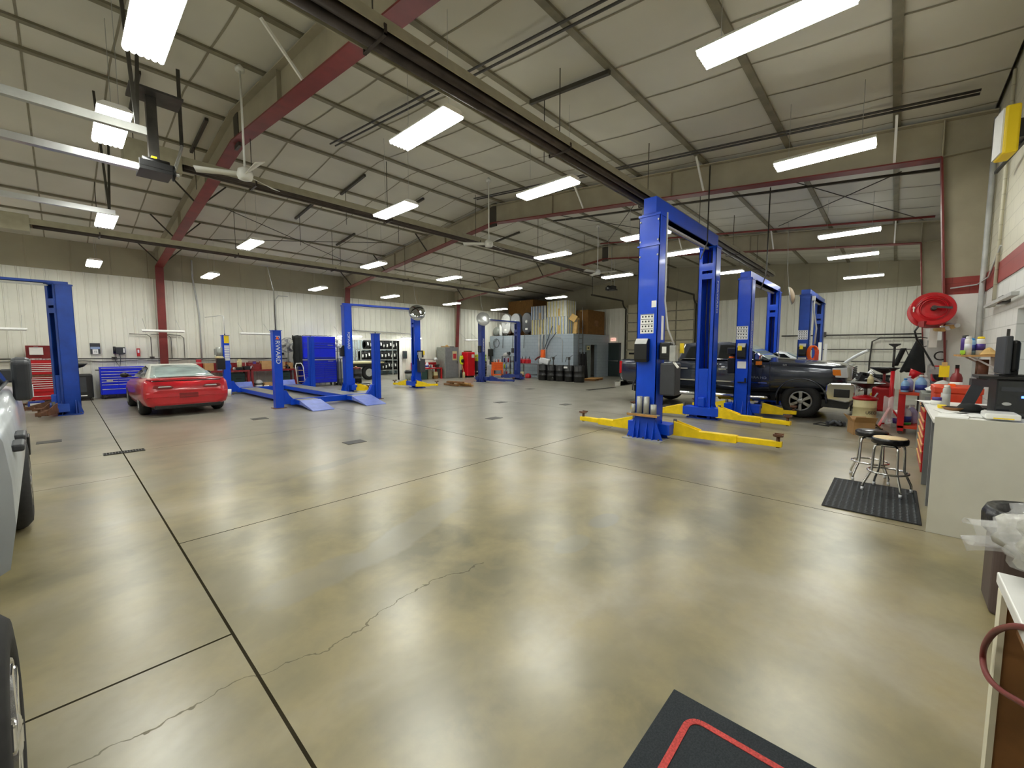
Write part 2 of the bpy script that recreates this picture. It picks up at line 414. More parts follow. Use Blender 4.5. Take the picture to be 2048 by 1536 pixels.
# tyre store beyond the opening
ts = MB(); ribbed(ts, 9, 18.5, 0, 3.6, 27.6, 'x', -1); ribbed(ts, 21.2, 27.6, 0, 3.6, 9, 'y', 1); ribbed(ts, 21.2, 27.6, 0, 3.6, 18.5, 'y', -1)
mk('store_wall', '#cfdde2', .5, nz=.05); mk('store_ceil', '#d8d8d2', .6)
struct(ts.build('wall_store', 'store_wall'))
struct(MB().box(8.9, 21.2, 3.6, 18.6, 27.7, 3.7).build('ceiling_store', 'store_ceil'))
# rigid frames
for i, fx in enumerate((2.7, 10.05, 17.35)):
    m = MB()
    def half(s):
        Yf = (lambda y: y) if s > 0 else (lambda y: 2*RID-y if y > -.98 else 2*RID-y)
        def sl(y): return 4.85+.1029*(y+.4)
        for y0, y1 in ((-.4, 3.2), (3.2, 6.8), (6.8, RID)):
            m.mat(0).prism([(Yf(y0), sl(y0)), (Yf(y1), sl(y1)), (Yf(y1), rz(y1)-.12), (Yf(y0), rz(y0)-.12)], fx-.01, fx+.01)
        m.mat(1).bar((fx, Yf(-.4), 4.85), (fx, Yf(RID), sl(RID)), .25, .025)
        m.mat(0).prism([(Yf(-.98), 4.85), (Yf(-.4), 4.85), (Yf(-.4), rz(-.4)-.12), (Yf(-.98), rz(-.98)-.12)], fx-.01, fx+.01)
        def inn(z): return -.73+.33*z/4.85
        if s > 0:
            m.mat(0).prism([(-.98, 2.9), (inn(2.9), 2.9), (-.4, 4.85), (-.98, 4.85)], fx-.01, fx+.01)
            m.mat(2).prism([(-.98, 2.62), (inn(2.62), 2.62), (inn(2.9), 2.9), (-.98, 2.9)], fx-.01, fx+.01)
            m.mat(3).prism([(-.98, 0), (-.73, 0), (inn(2.62), 2.62), (-.98, 2.62)], fx-.01, fx+.01)
        else: m.mat(0).prism([(Yf(-.98), 0), (Yf(-.73), 0), (Yf(-.4), 4.85), (Yf(-.98), 4.85)], fx-.01, fx+.01)
        m.mat(1).bar((fx, Yf(-.73), 0), (fx, Yf(-.4), 4.85), .25, .025, up=(0,1,0))
        m.mat(0).bar((fx, Yf(-.4), 4.86), (fx, Yf(-.4), rz(-.4)-.12), .2, .02, up=(0,1,0))
        m.mat(0).bar((fx, Yf(-.98), 4.86), (fx, Yf(-.4), 4.86), .2, .015)
        for y in (4.1, 7.6): m.mat(0).bar((fx, Yf(y), sl(y)), (fx, Yf(y), rz(y)-.12), .16, .012, up=(0,1,0))
        for k in (1, 3, 5):
            y = PUR[k]
            for dx in (-.62, .62): m.mat(3 if s > 0 else 4).bar((fx+.1*(1 if dx > 0 else -1), Yf(y), sl(y)+.03), (fx+dx, Yf(y), rz(y)-.1), .035, .035)
        m.mat(0).bar((fx, Yf(-.98), rz(-.98)-.12), (fx, Yf(RID), rz(RID)-.12), .25, .02)
    half(1); half(-1)
    m.mat(4).cbox(fx, RID, 6.2, .05, .3, .75)
    struct(m.build('trim_%d' % (i+1), ['web_beige', 'flange_red', 'cmu_red', 'white', 'bracing']))
for a, b in (((11.2, 2.26), (16.8, -.4)), ((16.1, 3.0), (12.2, .1)), ((11.3, 9.0), (16.5, 6.0)), ((16.3, 9.4), (11.4, 5.6)), ((3.6, 18.2), (9.0, 15.0)), ((9, 18.2), (3.6, 15.0))):
    struct(MB().cyl((a[0], a[1], rz(a[1])-.16), (b[0], b[1], rz(b[1])-.16), .011, 6).build('brace_rod', 'bracing'))
# overhead sectional door and exit door in the back wall
od = MB()
nsec = 8
for k in range(nsec):
    z0, z1 = .02+k*OHZ/nsec, (k+1)*OHZ/nsec-.012
    od.mat(0).box(X1-.1, OH0, z0, X1-.04, OH1, z1)
    for q in (z0+.05, z1-.07): od.mat(0).box(X1-.115, OH0, q, X1-.1, OH1, q+.02)
    for j in range(5): od.mat(1).box(X1-.125, OH0+.02+j*(OH1-OH0-.1)/4, z0+.02, X1-.1, OH0+.08+j*(OH1-OH0-.1)/4, z1-.02)
od.mat(2).box(X1-.13, 10.9, 1.45, X1-.1, 11.5, 1.56).box(X1-.13, 12.0, 1.45, X1-.1, 12.45, 1.56)
mk('door_beige', '#b5ad92', .5, nz=.06)
d1 = struct(od.build('door_1', ['door_beige', 'purlin', 'dark_hole']))
trk = MB()
for y in (OH0-.06, OH1+.06):
    trk.tube([(X1-.14, y, .0), (X1-.14, y, 4.35)]+[(X1-.14-.45*math.sin(t), y, 4.35+.45*(1-math.cos(t))) for t in (.3, .6, .9, 1.2, 1.57)]+[(20.4, y, 4.82)], .05, 6)
struct(trk.build('door_track', 'bracing', parent=d1))
for y in (OH0-.06, OH1+.06): struct(MB().cyl((20.5, y, 4.85), (20.5, y, rz(y)-.06), .015, 6).build('track_hanger', 'iron', parent=d1))
mk('exit_green', '#1d2a28', .45, nz=.1)
e = MB().box(X1-.07, 13.15, .01, X1-.02, 14.0, 2.12)
d2 = struct(e.build('door_2', 'exit_green', bevel=.005))
struct(MB().box(X1-.1, 13.07, 0, X1-.0, 13.15, 2.2).box(X1-.1, 14.0, 0, X1, 14.08, 2.2).box(X1-.1, 13.07, 2.12, X1, 14.08, 2.2).build('door_frame', 'dgrey', parent=d2))
struct(MB().cyl((X1-.13, 13.2, 1.02), (X1-.13, 13.95, 1.02), .018, 8).build('push_bar', 'alu', parent=d2))
sg = thing('exit_sign', 'small white sign with red EXIT letters above the dark exit door', 'sign', (X1-.06, 13.62, 2.42))
MB().box(-.03, -.17, -.1, .03, .17, .1).build('sign_box', 'exit_sign', sg, bevel=.006)
text('EXIT', 'lettering', .15, 'red_bright', sg, (-.034, 0, 0), (PI/2, 0, -PI/2))
# grey block room in the far corner with its deck
BX, BY, BZ = 20.5, 13.95, 2.694
PD0, PD1 = 22.35, 23.15
b = MB().box(BX, BY, 0, BX+.2, YL-.03, BZ).box(BX+.2, BY, 0, PD0, BY+.2, BZ).box(PD1, BY, 0, X1-.03, BY+.2, BZ).box(PD0, BY, 2.06, PD1, BY+.2, BZ)
b.mat(1).box(BX+.2, BY+.2, BZ-.12, X1-.03, YL-.03, BZ-.01)
struct(b.build('wall_partition', ['cmu_grey', 'wood_dark']))
mk('door_grey', '#76807f', .5)
dl = struct(MB().box(PD0-.62, BY-.06, .02, PD0-.02, BY-.015, 2.05).build('door_3', 'door_grey', bevel=.004))
struct(MB().cyl((PD0-.55, BY-.1, 1.0), (PD0-.45, BY-.1, 1.0), .015, 6).build('door_handle', 'alu', parent=dl))
sg = thing('door_notice', 'small pale yellow notice stuck on the grey door of the block room', 'notice', (PD0-.33, BY-.066, 1.85))
MB().box(-.16, -.004, -.13, .16, .004, .13).build('sheet', 'cream', sg)
MB().cbox(0, -.006, .0, .16, .004, .1).build('printed_mark', 'black', sg)
# ================================================================ lights
LZ = 4.66
def light_proto(L=1.24, W=.33):
    t = thing('ceiling_light', '', 'ceiling light')
    MB().prism([(-W/2, .012), (W/2, .012), (W/2, .03), (W/2-.06, .075), (-W/2+.06, .075), (-W/2, .03)], -L/2, L/2, 'y').build('housing', 'white', t)
    nt_ = 6; p = (W-.01)/nt_; prof = [(-W/2+.005, .012)]
    for k in range(nt_): prof += [(-W/2+.005+p*(k+.5)-p*.5*math.cos(PI*j/5), -.028*math.sin(PI*j/5)) for j in range(6)]
    prof.append((W/2-.005, .012))
    MB().prism(prof, -L/2+.01, L/2-.01, 'y').build('tube_bank', 'lamp', t)
    return t
LP = light_proto(); first = [LP]
ORD = ['nearest', 'second', 'third', 'fourth', 'fifth', 'sixth', 'seventh']
rows = [('the row nearest the white block wall', LZ, [(4.62, 1.0), (8.05, .97), (13.7, 1.02), (17.0, 1.13), (22.0, 1.08)]),
        ('the row passing the tall twin blue posts', LZ, [(3.5, 4.83), (6.24, 4.87), (10.4, 4.9), (12.95, 4.97), (17.4, 4.93)]),
        ('the row under the roof ridge', LZ, [(.74, 5.1), (.63, 7.85), (4.98, 7.97), (10.6, 8.04), (15.2, 8.3)]),
        ('the row over the red car', 4.6, [(.86, 13.2), (3.7, 13.2), (7.4, 13.25), (10.8, 13.4), (14.6, 13.55), (18.6, 13.83)]),
        ('the row close to the ribbed left wall', 4.38, [(.85, 18.4), (3.8, 18.3), (7.75, 18.65), (11.3, 18.7), (15.45, 18.95), (19.6, 19.2)])]
for rn, z, pts in rows:
    for k, (x, y) in enumerate(pts):
        lab = '%s white ceiling light of %s' % (ORD[k], rn)
        if first: o = first.pop(); o.location = (x, y, z); o['label'] = lab
        else: o = dup(LP, (x, y, z))
        o['label'] = lab; o['group'] = 'long white ceiling lights'
        top = rz(y)-z-.1
        MB().cyl((.05, -.45, .06), (.05, -.45, top), .003, 4).build('hanger', 'lgrey', o)
        MB().cyl((.05, .45, .06), (.05, .45, top), .003, 4).build('hanger', 'lgrey', o)
# lamps of the bays behind the camera
for x, y in ((-2.2, 3.2), (-2.6, 8.2), (-2.4, 13.2), (-2.4, 18.4), (1.2, 1.2)):
    o = dup(LP, (x, y, LZ)); o['label'] = 'long white ceiling light in the bay behind the camera'; o['group'] = 'long white ceiling lights'
def shop_tube(x, y, z, lab, lit, L=1.25, rzz=0):
    t = thing('tube_light', lab, 'tube light', (x, y, z), rzz, 'tube lights along the ribbed wall')
    MB().prism([(-.09, 0), (.09, 0), (.05, .06), (-.05, .06)], -L/2, L/2, 'x').build('reflector', 'white_gloss', t)
    MB().cyl((-L/2+.03, -.04, -.015), (L/2-.03, -.04, -.015), .018, 8).cyl((-L/2+.03, .04, -.015), (L/2-.03, .04, -.015), .018, 8).build('tube', 'lamp' if lit else 'white', t)
    for s in (-1, 1): MB().cyl((s*L*.4, 0, .06), (s*L*.4, YL-.03-y, .5), .006, 5).build('hanger', 'lgrey', t)
    return t
shop_tube(2.65, 20.2, 2.41, 'unlit white tube light across the red column behind the red car', False)
shop_tube(5.75, 20.2, 2.4, 'unlit white tube light above the red workbench', False)
shop_tube(-1.3, 20.2, 2.35, 'unlit white tube light at the left edge of the photo', False)
shop_tube(9.95, 20.3, 2.42, 'lit tube light behind the left post of the blue two-post lift by the opening', True)
shop_tube(13.6, 20.3, 2.40, 'lit tube light behind the post with the round mirror', True)
shop_tube(18.2, 20.3, 2.35, 'unlit tube light left of the grey block room', False)
for x, y in ((11, 23), (14.5, 22.6), (11.5, 25.5), (15.5, 25), (13, 23.8), (13.5, 25.3)):  # unseen overhead lamps, added in number to brighten the store interior
    t = thing('store_fill_light', 'unseen ceiling light added to brighten the tyre store', 'ceiling light', (x, y, 3.45), 0, 'added tyre store lights')
    MB().box(-.6, -.15, .03, .6, .15, .1).build('housing', 'white', t); MB().box(-.58, -.13, 0, .58, .13, .03).build('diffuser', 'lamp', t)
# ================================================================ roof-hung things
def heater(name_lab, x0, x1, y, z):
    t = thing('tube_heater', name_lab, 'heater', (x0, y, z)); L = x1-x0
    MB().prism([(-.2, -.05), (-.14, .1), (.14, .1), (.2, -.05), (.185, -.05), (.13, .085), (-.13, .085), (-.185, -.05)], 0, L, 'x').build('reflector', 'heater_beige', t)
    for dy in (-.075, .075): MB().cyl((.1, dy, -.03), (L+.1, dy, -.03), .055, 12).build('burner_tube', 'heater_pipe', t)
    for k in range(int(L/3)):
        x = 1.2+k*3
        MB().box(x, -.2, -.1, x+.03, .2, -.085).box(x, -.2, -.1, x+.03, -.19, 0).box(x, .19, -.1, x+.03, .2, 0).build('bracket', 'heater_pipe', t)
        MB().cyl((x, 0, .1), (x, 0, rz(y)-z-.16), .008, 5).build('chain', 'bracing', t)
    MB().box(-.7, -.2, -.22, .06, .2, .16).build('burner_box', 'heater_beige', t, bevel=.01)
    return t
heater('long dark twin-tube heater hung above the tall twin blue posts', 1.0, 19.4, 3.83, 4.72)
heater('long twin-tube heater hung across the middle of the hall', 1.58, 16.6, 9.59, 5.02)
heater('long beige tube heater hung in front of the ribbed far wall', -.38, 15.6, 15.05, 4.66)
def pipe(name, lab, cat, pts, r, m, group=None): return tag(MB().tube(pts, r, 8).build(name, m), lab, cat, group)
def onroof(x, y, d=.17): return (x, y, rz(y)-d)
for k, (dx, lab) in enumerate(((0, 'nearer of the twin conduits crossing the near roof bay'), (.12, 'farther of the twin conduits crossing the near roof bay'))):
    pipe('conduit', lab, 'conduit', [onroof(4.45+dx, y) for y in (9.75, 6.5, 3.4, 1, -.85)], .018, 'iron', 'roof conduits')
for dx, lab in ((0, 'nearer of the twin conduits before the second roof beam'), (.12, 'farther of the twin conduits before the second roof beam')):
    pipe('conduit', lab, 'conduit', [onroof(9.0+dx, y) for y in (9.9, 6, 3, 1, -.7)], .02, 'iron', 'roof conduits')
pipe('conduit', 'single conduit hung across the bay behind the second roof beam', 'conduit', [onroof(11.9, y, .3) for y in (9, 6, 3, 1, -.6)], .03, 'bracing', 'roof conduits')
pipe('conduit', 'conduit hung across the bay before the third roof beam', 'conduit', [onroof(15.9, y, .3) for y in (9.5, 6, 3, 1, -.6)], .03, 'flange_red', 'roof conduits')
for x, ya, yb, lab in ((5.75, 3.33, 4.86, 'near the long heater over the tall posts'), (2.31, 10.65, 12.2, 'left of the first roof beam'), (5.84, 10.78, 12.2, 'beside the near white ceiling fan'), (5.47, 13.0, 14.7, 'over the red car'),
                       (7.9, 11.0, 12.8, 'over the blue drive-on lift'), (12.6, 11.2, 13.0, 'beyond the second roof beam'), (1.2, 9.9, 11.5, 'above the door opener'), (13.5, 5.2, 6.9, 'behind the tall blue posts'), (2.6+5.0, 14.9, 16.4, 'before the ribbed wall')):
    t = thing('hanger_bar', 'dark steel hanger bar with a drop rod %s' % lab, 'hanger bar', (x, (ya+yb)/2, rz((ya+yb)/2)-.12), 0, 'roof hanger bars')
    sl = (.1 if yb < RID else -.1035); h = (yb-ya)/2
    MB().bar((0, -h, -h*sl), (0, h, h*sl), .06, .06).build('bar', 'bracing', t)
    MB().cyl((0, h*.6, 0), (0, h*.6, -1.0), .008, 5).build('drop_rod', 'bracing', t)
for x, y, z1, lab in ((9.9, 3.2, 3.7, 'drop conduit beside the tall blue post'), (12.0, 2.45, 3.2, 'drop conduit down to the second blue lift')):
    pipe('conduit', lab, 'conduit', [onroof(x, y), (x, y, z1+.4), (x-.25, y+.05, z1)], .014, 'iron')
def ceiling_fan(x, y, zr, lab, ang):
    t = thing('ceiling_fan', lab, 'ceiling fan', (x, y, zr), ang, 'white ceiling fans')
    MB().cyl((0,0,.1), (0,0,rz(y)-zr-.1), .016, 8).lathe([(.02, .0), (.07, -.06), (.07, -.1), (.02, -.1)], 12, (0,0,rz(y)-zr-.08)).build('down_rod', 'fan_white', t)
    MB().lathe([(.03, -.08), (.1, -.07), (.12, 0), (.1, .08), (.04, .12), (.01, .12)], 20).build('motor', 'fan_white', t)
    for k in range(3):
        a = 2*PI*k/3; c, s = math.cos(a), math.sin(a)
        def fn(u, v, c=c, s=s):
            r = .1+.6*u; w = (v-.5)*(.07+.07*u); zz = .01+(v-.5)*.05
            return (c*r-s*w, s*r+c*w, zz)
        MB().grid(fn, 6, 2).build('blade', 'fan_white', t, solid=.008)
    return t
ceiling_fan(2.24, 8.08, 4.6, 'nearest white three-blade ceiling fan, hung past the door opener', .55)
ceiling_fan(8.1, 8.32, 4.6, 'white three-blade ceiling fan hung at the middle of the second roof beam', .2)
ceiling_fan(13.75, 8.32, 4.6, 'far white three-blade ceiling fan above the stacked pallets', .9)
def opener(x, y, z, lab, big, rzz=0):
    t = thing('door_opener', lab, 'door opener', (x, y, z), rzz)
    MB().box(-.05, -.22, -.02, .32, .2, .03).box(-.05, -.22, .03, .32, -.2, .12).build('chassis', 'black', t, bevel=.004)
    MB().cyl((.0, -.1, .12), (.3, -.1, .12), .075, 14).box(0, .02, .03, .3, .16, .17).build('motor', 'black', t)
    R = Matrix.Rotation(PI/2, 3, 'Y')
    MB().lathe([(.03, -.02), (.11, -.02), (.11, .0), (.03, .0)], 20, (.36, -.05, .06), R).lathe([(.02, -.03), (.045, -.03), (.045, .02), (.02, .02)], 12, (.36, -.05, .06), R).build('pulley', 'black', t)
    MB().cyl((.33, -.05, .06), (.42, -.05, .06), .03, 10).build('shaft', 'alu', t)
    if big:
        MB().bar((.15, .05, .17), (.15, .05, 1.1), .12, .12).box(-.1, -.2, 1.1, .5, .25, 1.13).build('hanger_post', 'iron', t)
        for k, (a, bb) in enumerate((((.3, .1, .1), (.55, .45, .7)), ((.32, .12, .1), (.58, .48, .7)), ((.28, .0, .1), (.56, .44, .7)))):
            MB().tube([a, (a[0]+.02, a[1]+.25, .05), (a[0]+.15, a[1]+.3, .3), bb], .009, 6).build('cable', 'lgrey', t)
        MB().box(.1, -.12, .16, .16, -.06, .22).build('tag_label', 'label_yellow', t)
        MB().bar((.56, .46, .7), (.62, .75, 2.0), .05, .05).build('drop_conduit', 'iron', t)
    else:
        for s in (0, .28): MB().cyl((s, .05, .1), (s, .05, rz(y)-z-.1), .012, 6).build('hanger_rod', 'lgrey', t)
    return t
opener(.95, 8.15, 4.28, 'black door opener motor hung at the end of the silver rail', True)
opener(17.6, 9.8, 4.5, 'black door opener motor hung near the far overhead door', False, PI)
t = thing('opener_rail', 'silver rail running from the left edge to the black door opener', 'rail', (0, 8.1, 4.3))
MB().box(-4.5, -.05, -.03, .93, .05, .0).box(-4.5, -.05, 0, .93, -.04, .06).box(-4.5, .04, 0, .93, .05, .06).build('channel', 'alu', t)
def trackrail(y, x1, m, lab):
    t = thing('door_track_rail', lab, 'door track', (0, y, 4.3), 0, 'overhead door tracks')
    MB().box(-4.5, -.035, -.03, x1, .035, .0).box(-4.5, .025, 0, x1, .035, .06).box(-4.5, -.035, 0, x1, -.025, .06).build('channel', m, t)
    for x in (x1-.08, -1.6): MB().bar((x, 0, .03), (x+.1, .12, rz(y)-4.4), .035, .035).bar((x, 0, .03), (x-.1, -.12, rz(y)-4.4), .035, .035).build('hanger', 'bracing', t)
trackrail(6.75, .85, 'galv', 'thick grey overhead door track ending above the near ceiling light')
trackrail(11.1, .86, 'alu', 'silver overhead door track ending near the ceiling light over the red car')
# ================================================================ lifts
def two_post(lab, loc, rzz, W, H, mb='lift_blue', arm_m='yellow', beam=(.16, .12), pw=.4, pd=.35, arms=((1.35, 8), (1.2, -4), (1.35, -8), (1.2, 4)), carz=.95, low=.1, word='FORWARD', twist=0):
    """posts at u=0 and u=W facing one another; u runs along local +x"""
    t = thing('two_post_lift', lab, 'vehicle lift', loc, rzz)
    for k, (u, s) in enumerate(((0, 1), (W, -1))):
        m = MB(); x0 = u-s*pd/2; q = .014
        m.box(x0, -pw/2, .02, x0+s*q, pw/2, H).box(x0, -pw/2, .02, u+s*pd/2, -pw/2+q, H).box(x0, pw/2-q, .02, u+s*pd/2, pw/2, H)
        m.box(u+s*(pd/2-q), -pw/2, .02, u+s*pd/2, -pw/2+.085, H).box(u+s*(pd/2-q), pw/2-.085, .02, u+s*pd/2, pw/2, H)
        p = m.build('post', mb, t)
        MB().box(x0-s*.015, -pw/2-.012, H-.02, u+s*(pd/2+.015), pw/2+.012, H+.02).build('top_plate', mb, p)
        MB().box(u+s*(pd/2-.02), -pw/2+.04, H-.55, u+s*(pd/2+.006), pw/2-.04, H-.38).box(u+s*(pd/2-.02), -pw/2+.04, H-.75, u+s*(pd/2+.006), pw/2-.04, H-.62).build('tie_plate', mb, p)
        MB().cyl((u, -.05, .6), (u, -.05, H-.06), .022, 8).cyl((u-s*.05, .06, .6), (u-s*.05, .06, H-.06), .012, 6).build('lift_cylinder', 'iron', p)
        MB().box(u-s*(.34 if W == 3.25 else .26), -.38, 0, u+s*.2, .38, .022).build('base_plate', mb if k else 'galv', t)
        g = MB()
        for v in (-.19, -.06, .1, .19): g.prism([(x0-s*.1, .022), (x0, .022), (x0, .4)], v-.006, v+.006, 'y')
        for v0, sv in ((-pw/2, -1), (pw/2, 1)):
            for xx in (x0+s*.04, u+s*(pd/2-.06)): g.prism([(v0, .022), (v0+sv*.14, .022), (v0, .38)], xx-.006, xx+.006, 'x')
        g.build('gusset', mb, t)
        bo = MB()
        for v in (-.3, 0, .3): bo.cyl((u-s*.22, v, .02), (u-s*.22, v, .05), .018, 6)
        bo.build('anchor_bolt', 'iron', t)
        c = MB().box(u-s*(pd/2-.02), -pw/2+.09, low, u+s*(pd/2+.01), pw/2-.09, low+carz).box(u-.02*s, -.42, low, u+s*(pd/2+.16), .42, low+.2)
        ca = c.build('carriage', mb, t, bevel=.004)
        MB().box(u+s*(pd/2+.0), -pw/2+.12, low+.2, u+s*(pd/2+.12), pw/2-.12, low+.45).build('carriage_guard', mb, ca, bevel=.03)
        for j, sv in enumerate((-1, 1)):
            L, ang = arms[k*2+j]; a = math.radians(ang)
            pv = Vector((u+s*(pd/2+.08), sv*.42, low+.045)); d = Vector((s*math.sin(a), sv*math.cos(a), 0)); r = Vector((d.y, -d.x, 0))
            up = Vector((0,0,1)); m = MB()
            m.bar(pv-d*.05, pv+d*(L*.62), .15, .13)
            e0 = pv+d*0; e1 = pv+d*.46
            for off in (-.07, .07):
                o = r*off; m.bar(e0+o+up*.2, e1+o+up*.07, .016, .03)
                A, B, Cc = e0+o+up*.05, e0+o+up*.2, e1+o+up*.06
                m.add([A-r*.005, B-r*.005, Cc-r*.005, A+r*.005, B+r*.005, Cc+r*.005], [(0,1,2), (5,4,3), (0,3,4,1), (1,4,5,2), (2,5,3,0)])
            ar = m.build('arm', arm_m, t, bevel=.005)
            MB().bar(pv+d*(L*.6)+up*.005, pv+d*L+up*.005, .11, .09).build('arm_extension', arm_m, ar, bevel=.005)
            tip = pv+d*(L-.06)
            MB().cyl(tip-up*.06, tip+up*.13, .028, 10).cyl(tip+up*.13, tip+up*.15, .075, 12).cbox(tip.x+.07, tip.y, tip.z+.16, .02, .13, .03).cbox(tip.x-.07, tip.y, tip.z+.16, .02, .13, .03).build('lift_pad', 'rust', ar)
            MB().cyl(pv-up*.07, pv+up*.24, .035, 10).build('pivot_pin', 'iron', ar)
    bh, bw = beam
    MB().box(-pd/2, -bw, H+.02, W+pd/2, bw, H+.02+bh).box(-pd/2, -bw-.03, H+.02, W+pd/2, bw+.03, H+.035).build('crossbeam', mb, t)
    MB().bar((pd/2, 0, H-.03), (W-pd/2, 0, H-.03), .05, .04).build('shutoff_bar', 'lgrey', t)
    if twist:
        for q in kids(t):
            if q.name.startswith('post') and abs(q.data.vertices[0].co.x-W) < .3: q.rotation_euler = (0,0,twist); q.location = (W-W*math.cos(twist), -W*math.sin(twist), 0)
    for sv in (-1,):
        text(word, 'lettering', .14, 'white', t, (0, -pw/2-.002, H*.6), (PI/2, PI/2, 0)) if word else None
    return t
def decal_sheet(t, x, v, z, w, h, rows):
    MB().box(x-.003, v-w/2, z-h/2, x, v+w/2, z+h/2).build('warning_decal', 'paper', t)
    m = MB()
    for k in range(rows):
        zz = z+h/2-(k+.5)*h/rows
        m.box(x-.0045, v-w/2+.01, zz+h/rows*.36, x-.003, v+w/2-.01, zz+h/rows*.47)
        for j in range(4): m.box(x-.0045, v-w/2+.02+j*w/4.3, zz-h/rows*.2, x-.003, v-w/2+.02+j*w/4.3+w*.11, zz+h/rows*.15)
    m.build('decal_print', 'dgrey', t)
def control_box(t, x, v, z, w=.25, h=.44, yellow=False):
    c = MB().prism([(x, z-h/2+.02), (x-.1, z-h/2), (x-.13, z-h/2+.06), (x-.13, z+h/2-.1), (x-.06, z+h/2), (x, z+h/2)], v-w/2, v+w/2, 'y').build('control_box', 'black', t, bevel=.008)
    MB().add([(x-.062, v-w/2+.01, z+h/2+.001), (x-.062, v+w/2-.01, z+h/2+.001), (x-.132, v+w/2-.01, z+h/2-.098), (x-.132, v-w/2+.01, z+h/2-.098)], [(0,1,2,3)]).build('box_top', 'lgrey', c, solid=.004)
    if yellow: MB().box(x-.136, v-.02, z+.02, x-.13, v+.07, z+.14).build('yellow_label', 'label_yellow', c)
def power_unit(t, x, v, z, tank=True, sc=1):
    if sc < 1:
        MB().box(x-.1, v-.02, z, x+.1, v+.18, z+.17).cyl((x, v+.08, z-.06), (x, v+.08, z), .07, 12).build('motor', 'black', t, bevel=.02); MB().cyl((x, v+.08, z-.1), (x, v+.08, z-.06), .075, 12).build('orange_ring', 'orange', t); MB().box(x-.1, v-.02, z-.5, x+.1, v+.16, z-.1).build('oil_tank', 'black', t, bevel=.02); return
    m = MB().box(x-.12, v-.02, z-.02, x+.1, v+.2, z+.3).build('motor', 'black', t, bevel=.02)
    MB().box(x-.125, v+.06, z+.1, x-.12, v+.14, z+.22).build('motor_plate', 'paper', m)
    MB().box(x-.2, v-.14, z-.05, x-.06, v-.03, z+.24).build('switch_box', 'galv', t, bevel=.008)
    MB().bar((x-.16, v-.1, z-.06), (x-.2, v-.2, z-.16), .03, .03).build('lever', 'white', t)
    MB().box(x+.0, v-.2, z+.1, x+.05, v-.14, z+.28).build('yellow_tag', 'label_yellow', t)
    if tank: MB().box(x-.15, v-.13, z-.68, x+.12, v+.16, z-.08).build('oil_tank', 'dgrey', t, bevel=.025)
T1 = two_post('tall bright blue two-post lift standing nearest the camera, silver pad rack on its post', (7.67, 3.45, 0), 0, 3.25, 4.18, beam=(.3, .12), arms=((1.75, 2), (1.35, 4), (1.5, 8), (1.35, 8)), carz=1.15, word=None)
decal_sheet(T1, -.176, .0, 2.2, .26, .36, 4); MB().box(-.179, -.17, 2.5, -.176, -.08, 2.62).build('small_decal', 'paper', T1)
control_box(T1, -.176, .06, 1.7); power_unit(T1, .0, -.42, 1.55)
MB().box(.0, -.203, 1.9, .1, -.2, 2.35).build('side_decal', 'paper', T1)
MB().tube([(-.05, -.28, 4.2), (-.05, -.28, 2.6), (-.08, -.36, 2.1), (-.12, -.5, 1.8)], .016, 8).build('cable', 'lgrey', T1)
MB().tube([(-.02, .12, 4.2), (-.02, .1, 4.42), (-.02, -.02, 4.42), (-.02, -.04, 4.2)], .012, 6).box(-.1, .1, 4.2, 0, .19, 4.36).box(-.1, -.02, 4.2, 0, .06, 4.3).build('valve_block', 'black', T1)
MB().box(-.2, -.22, 3.62, -.176, .22, 3.65).build('guide_strip', 'lift_blue', T1)
bl = MB()
for v, z in ((-.17, 4.08), (.17, 4.08), (-.17, 3.72), (.17, 3.72), (-.17, 3.45), (.17, 3.45)): bl.cyl((-.176, v, z), (-.19, v, z), .016, 8)
bl.build('cap_bolt', 'galv', T1)
sk = MB()
sk.prism([(-.36, .022), (.36, .022), (.2, .42), (-.2, .42)], -.185, -.175).build('foot_skirt', 'lift_blue', T1)
rk = MB().prism([(-.3, .48), (-.24, .46), (.24, .46), (.3, .48), (.3, .5), (-.3, .5)], -.3, -.17).build('pad_rack', 'galv', T1)
for v, h, r in ((.2, .17, .04), (.075, .33, .055), (-.06, .33, .055), (-.2, .19, .055)): MB().lathe([(r, 0), (r, h), (r*.8, h), (r*.8, .02), (0, .02)], 16, (-.24, v, .5)).build('pad_adapter', 'galv', rk)
MB().add([(-.302, -.3, .46), (-.302, .3, .46), (-.31, .3, .505), (-.31, -.3, .505)], [(0,1,2,3)]).build('rack_lip', 'wood', rk, solid=.01)
text('FORWARD', 'lettering', .16, 'white', T1, (3.25, -.203, 3.0), (PI/2, PI/2, 0))
T3 = two_post('blue two-post lift straddling the dark pickup truck', (11.95, 2.86, 0), 0, 3.3, 3.5, pw=.32, pd=.32, arms=((.74, 14), (1.0, 15), (.72, 14), (1.0, 15)))
decal_sheet(T3, -.161, .02, 2.15, .26, .34, 4); control_box(T3, -.161, -.0, 1.68, .2, .4, True); power_unit(T3, .02, .2, 1.6, sc=.7)
MB().box(-.165, -.1, 1.24, -.161, .1, 1.42).build('notice_plate', 'paper', T3)
MB().box(-.22, -.13, .88, -.161, .07, .9).box(-.22, -.13, .9, -.2, -.09, 1.0).build('tool_hook', 'black', T3)
T5 = two_post('paler blue two-post lift beyond the truck with the white car', (16.3, 2.17, 0), 0, 3.3, 3.45, mb='lift_blue_worn', pw=.3, pd=.3, word='ROTARY')
decal_sheet(T5, -.151, .02, 2.2, .26, .3, 4); control_box(T5, -.151, 0, 1.72, .2, .4, True)
MB().tube([(.0, -.2, 3.4), (.02, -.22, 2.9), (.05, -.3, 2.4), (.0, -.28, 1.9)], .025, 8).build('cable', 'lgrey', T5)
MB().box(-.1, -.24, 3.28, .0, -.16, 3.42).build('junction_box', 'white', T5)
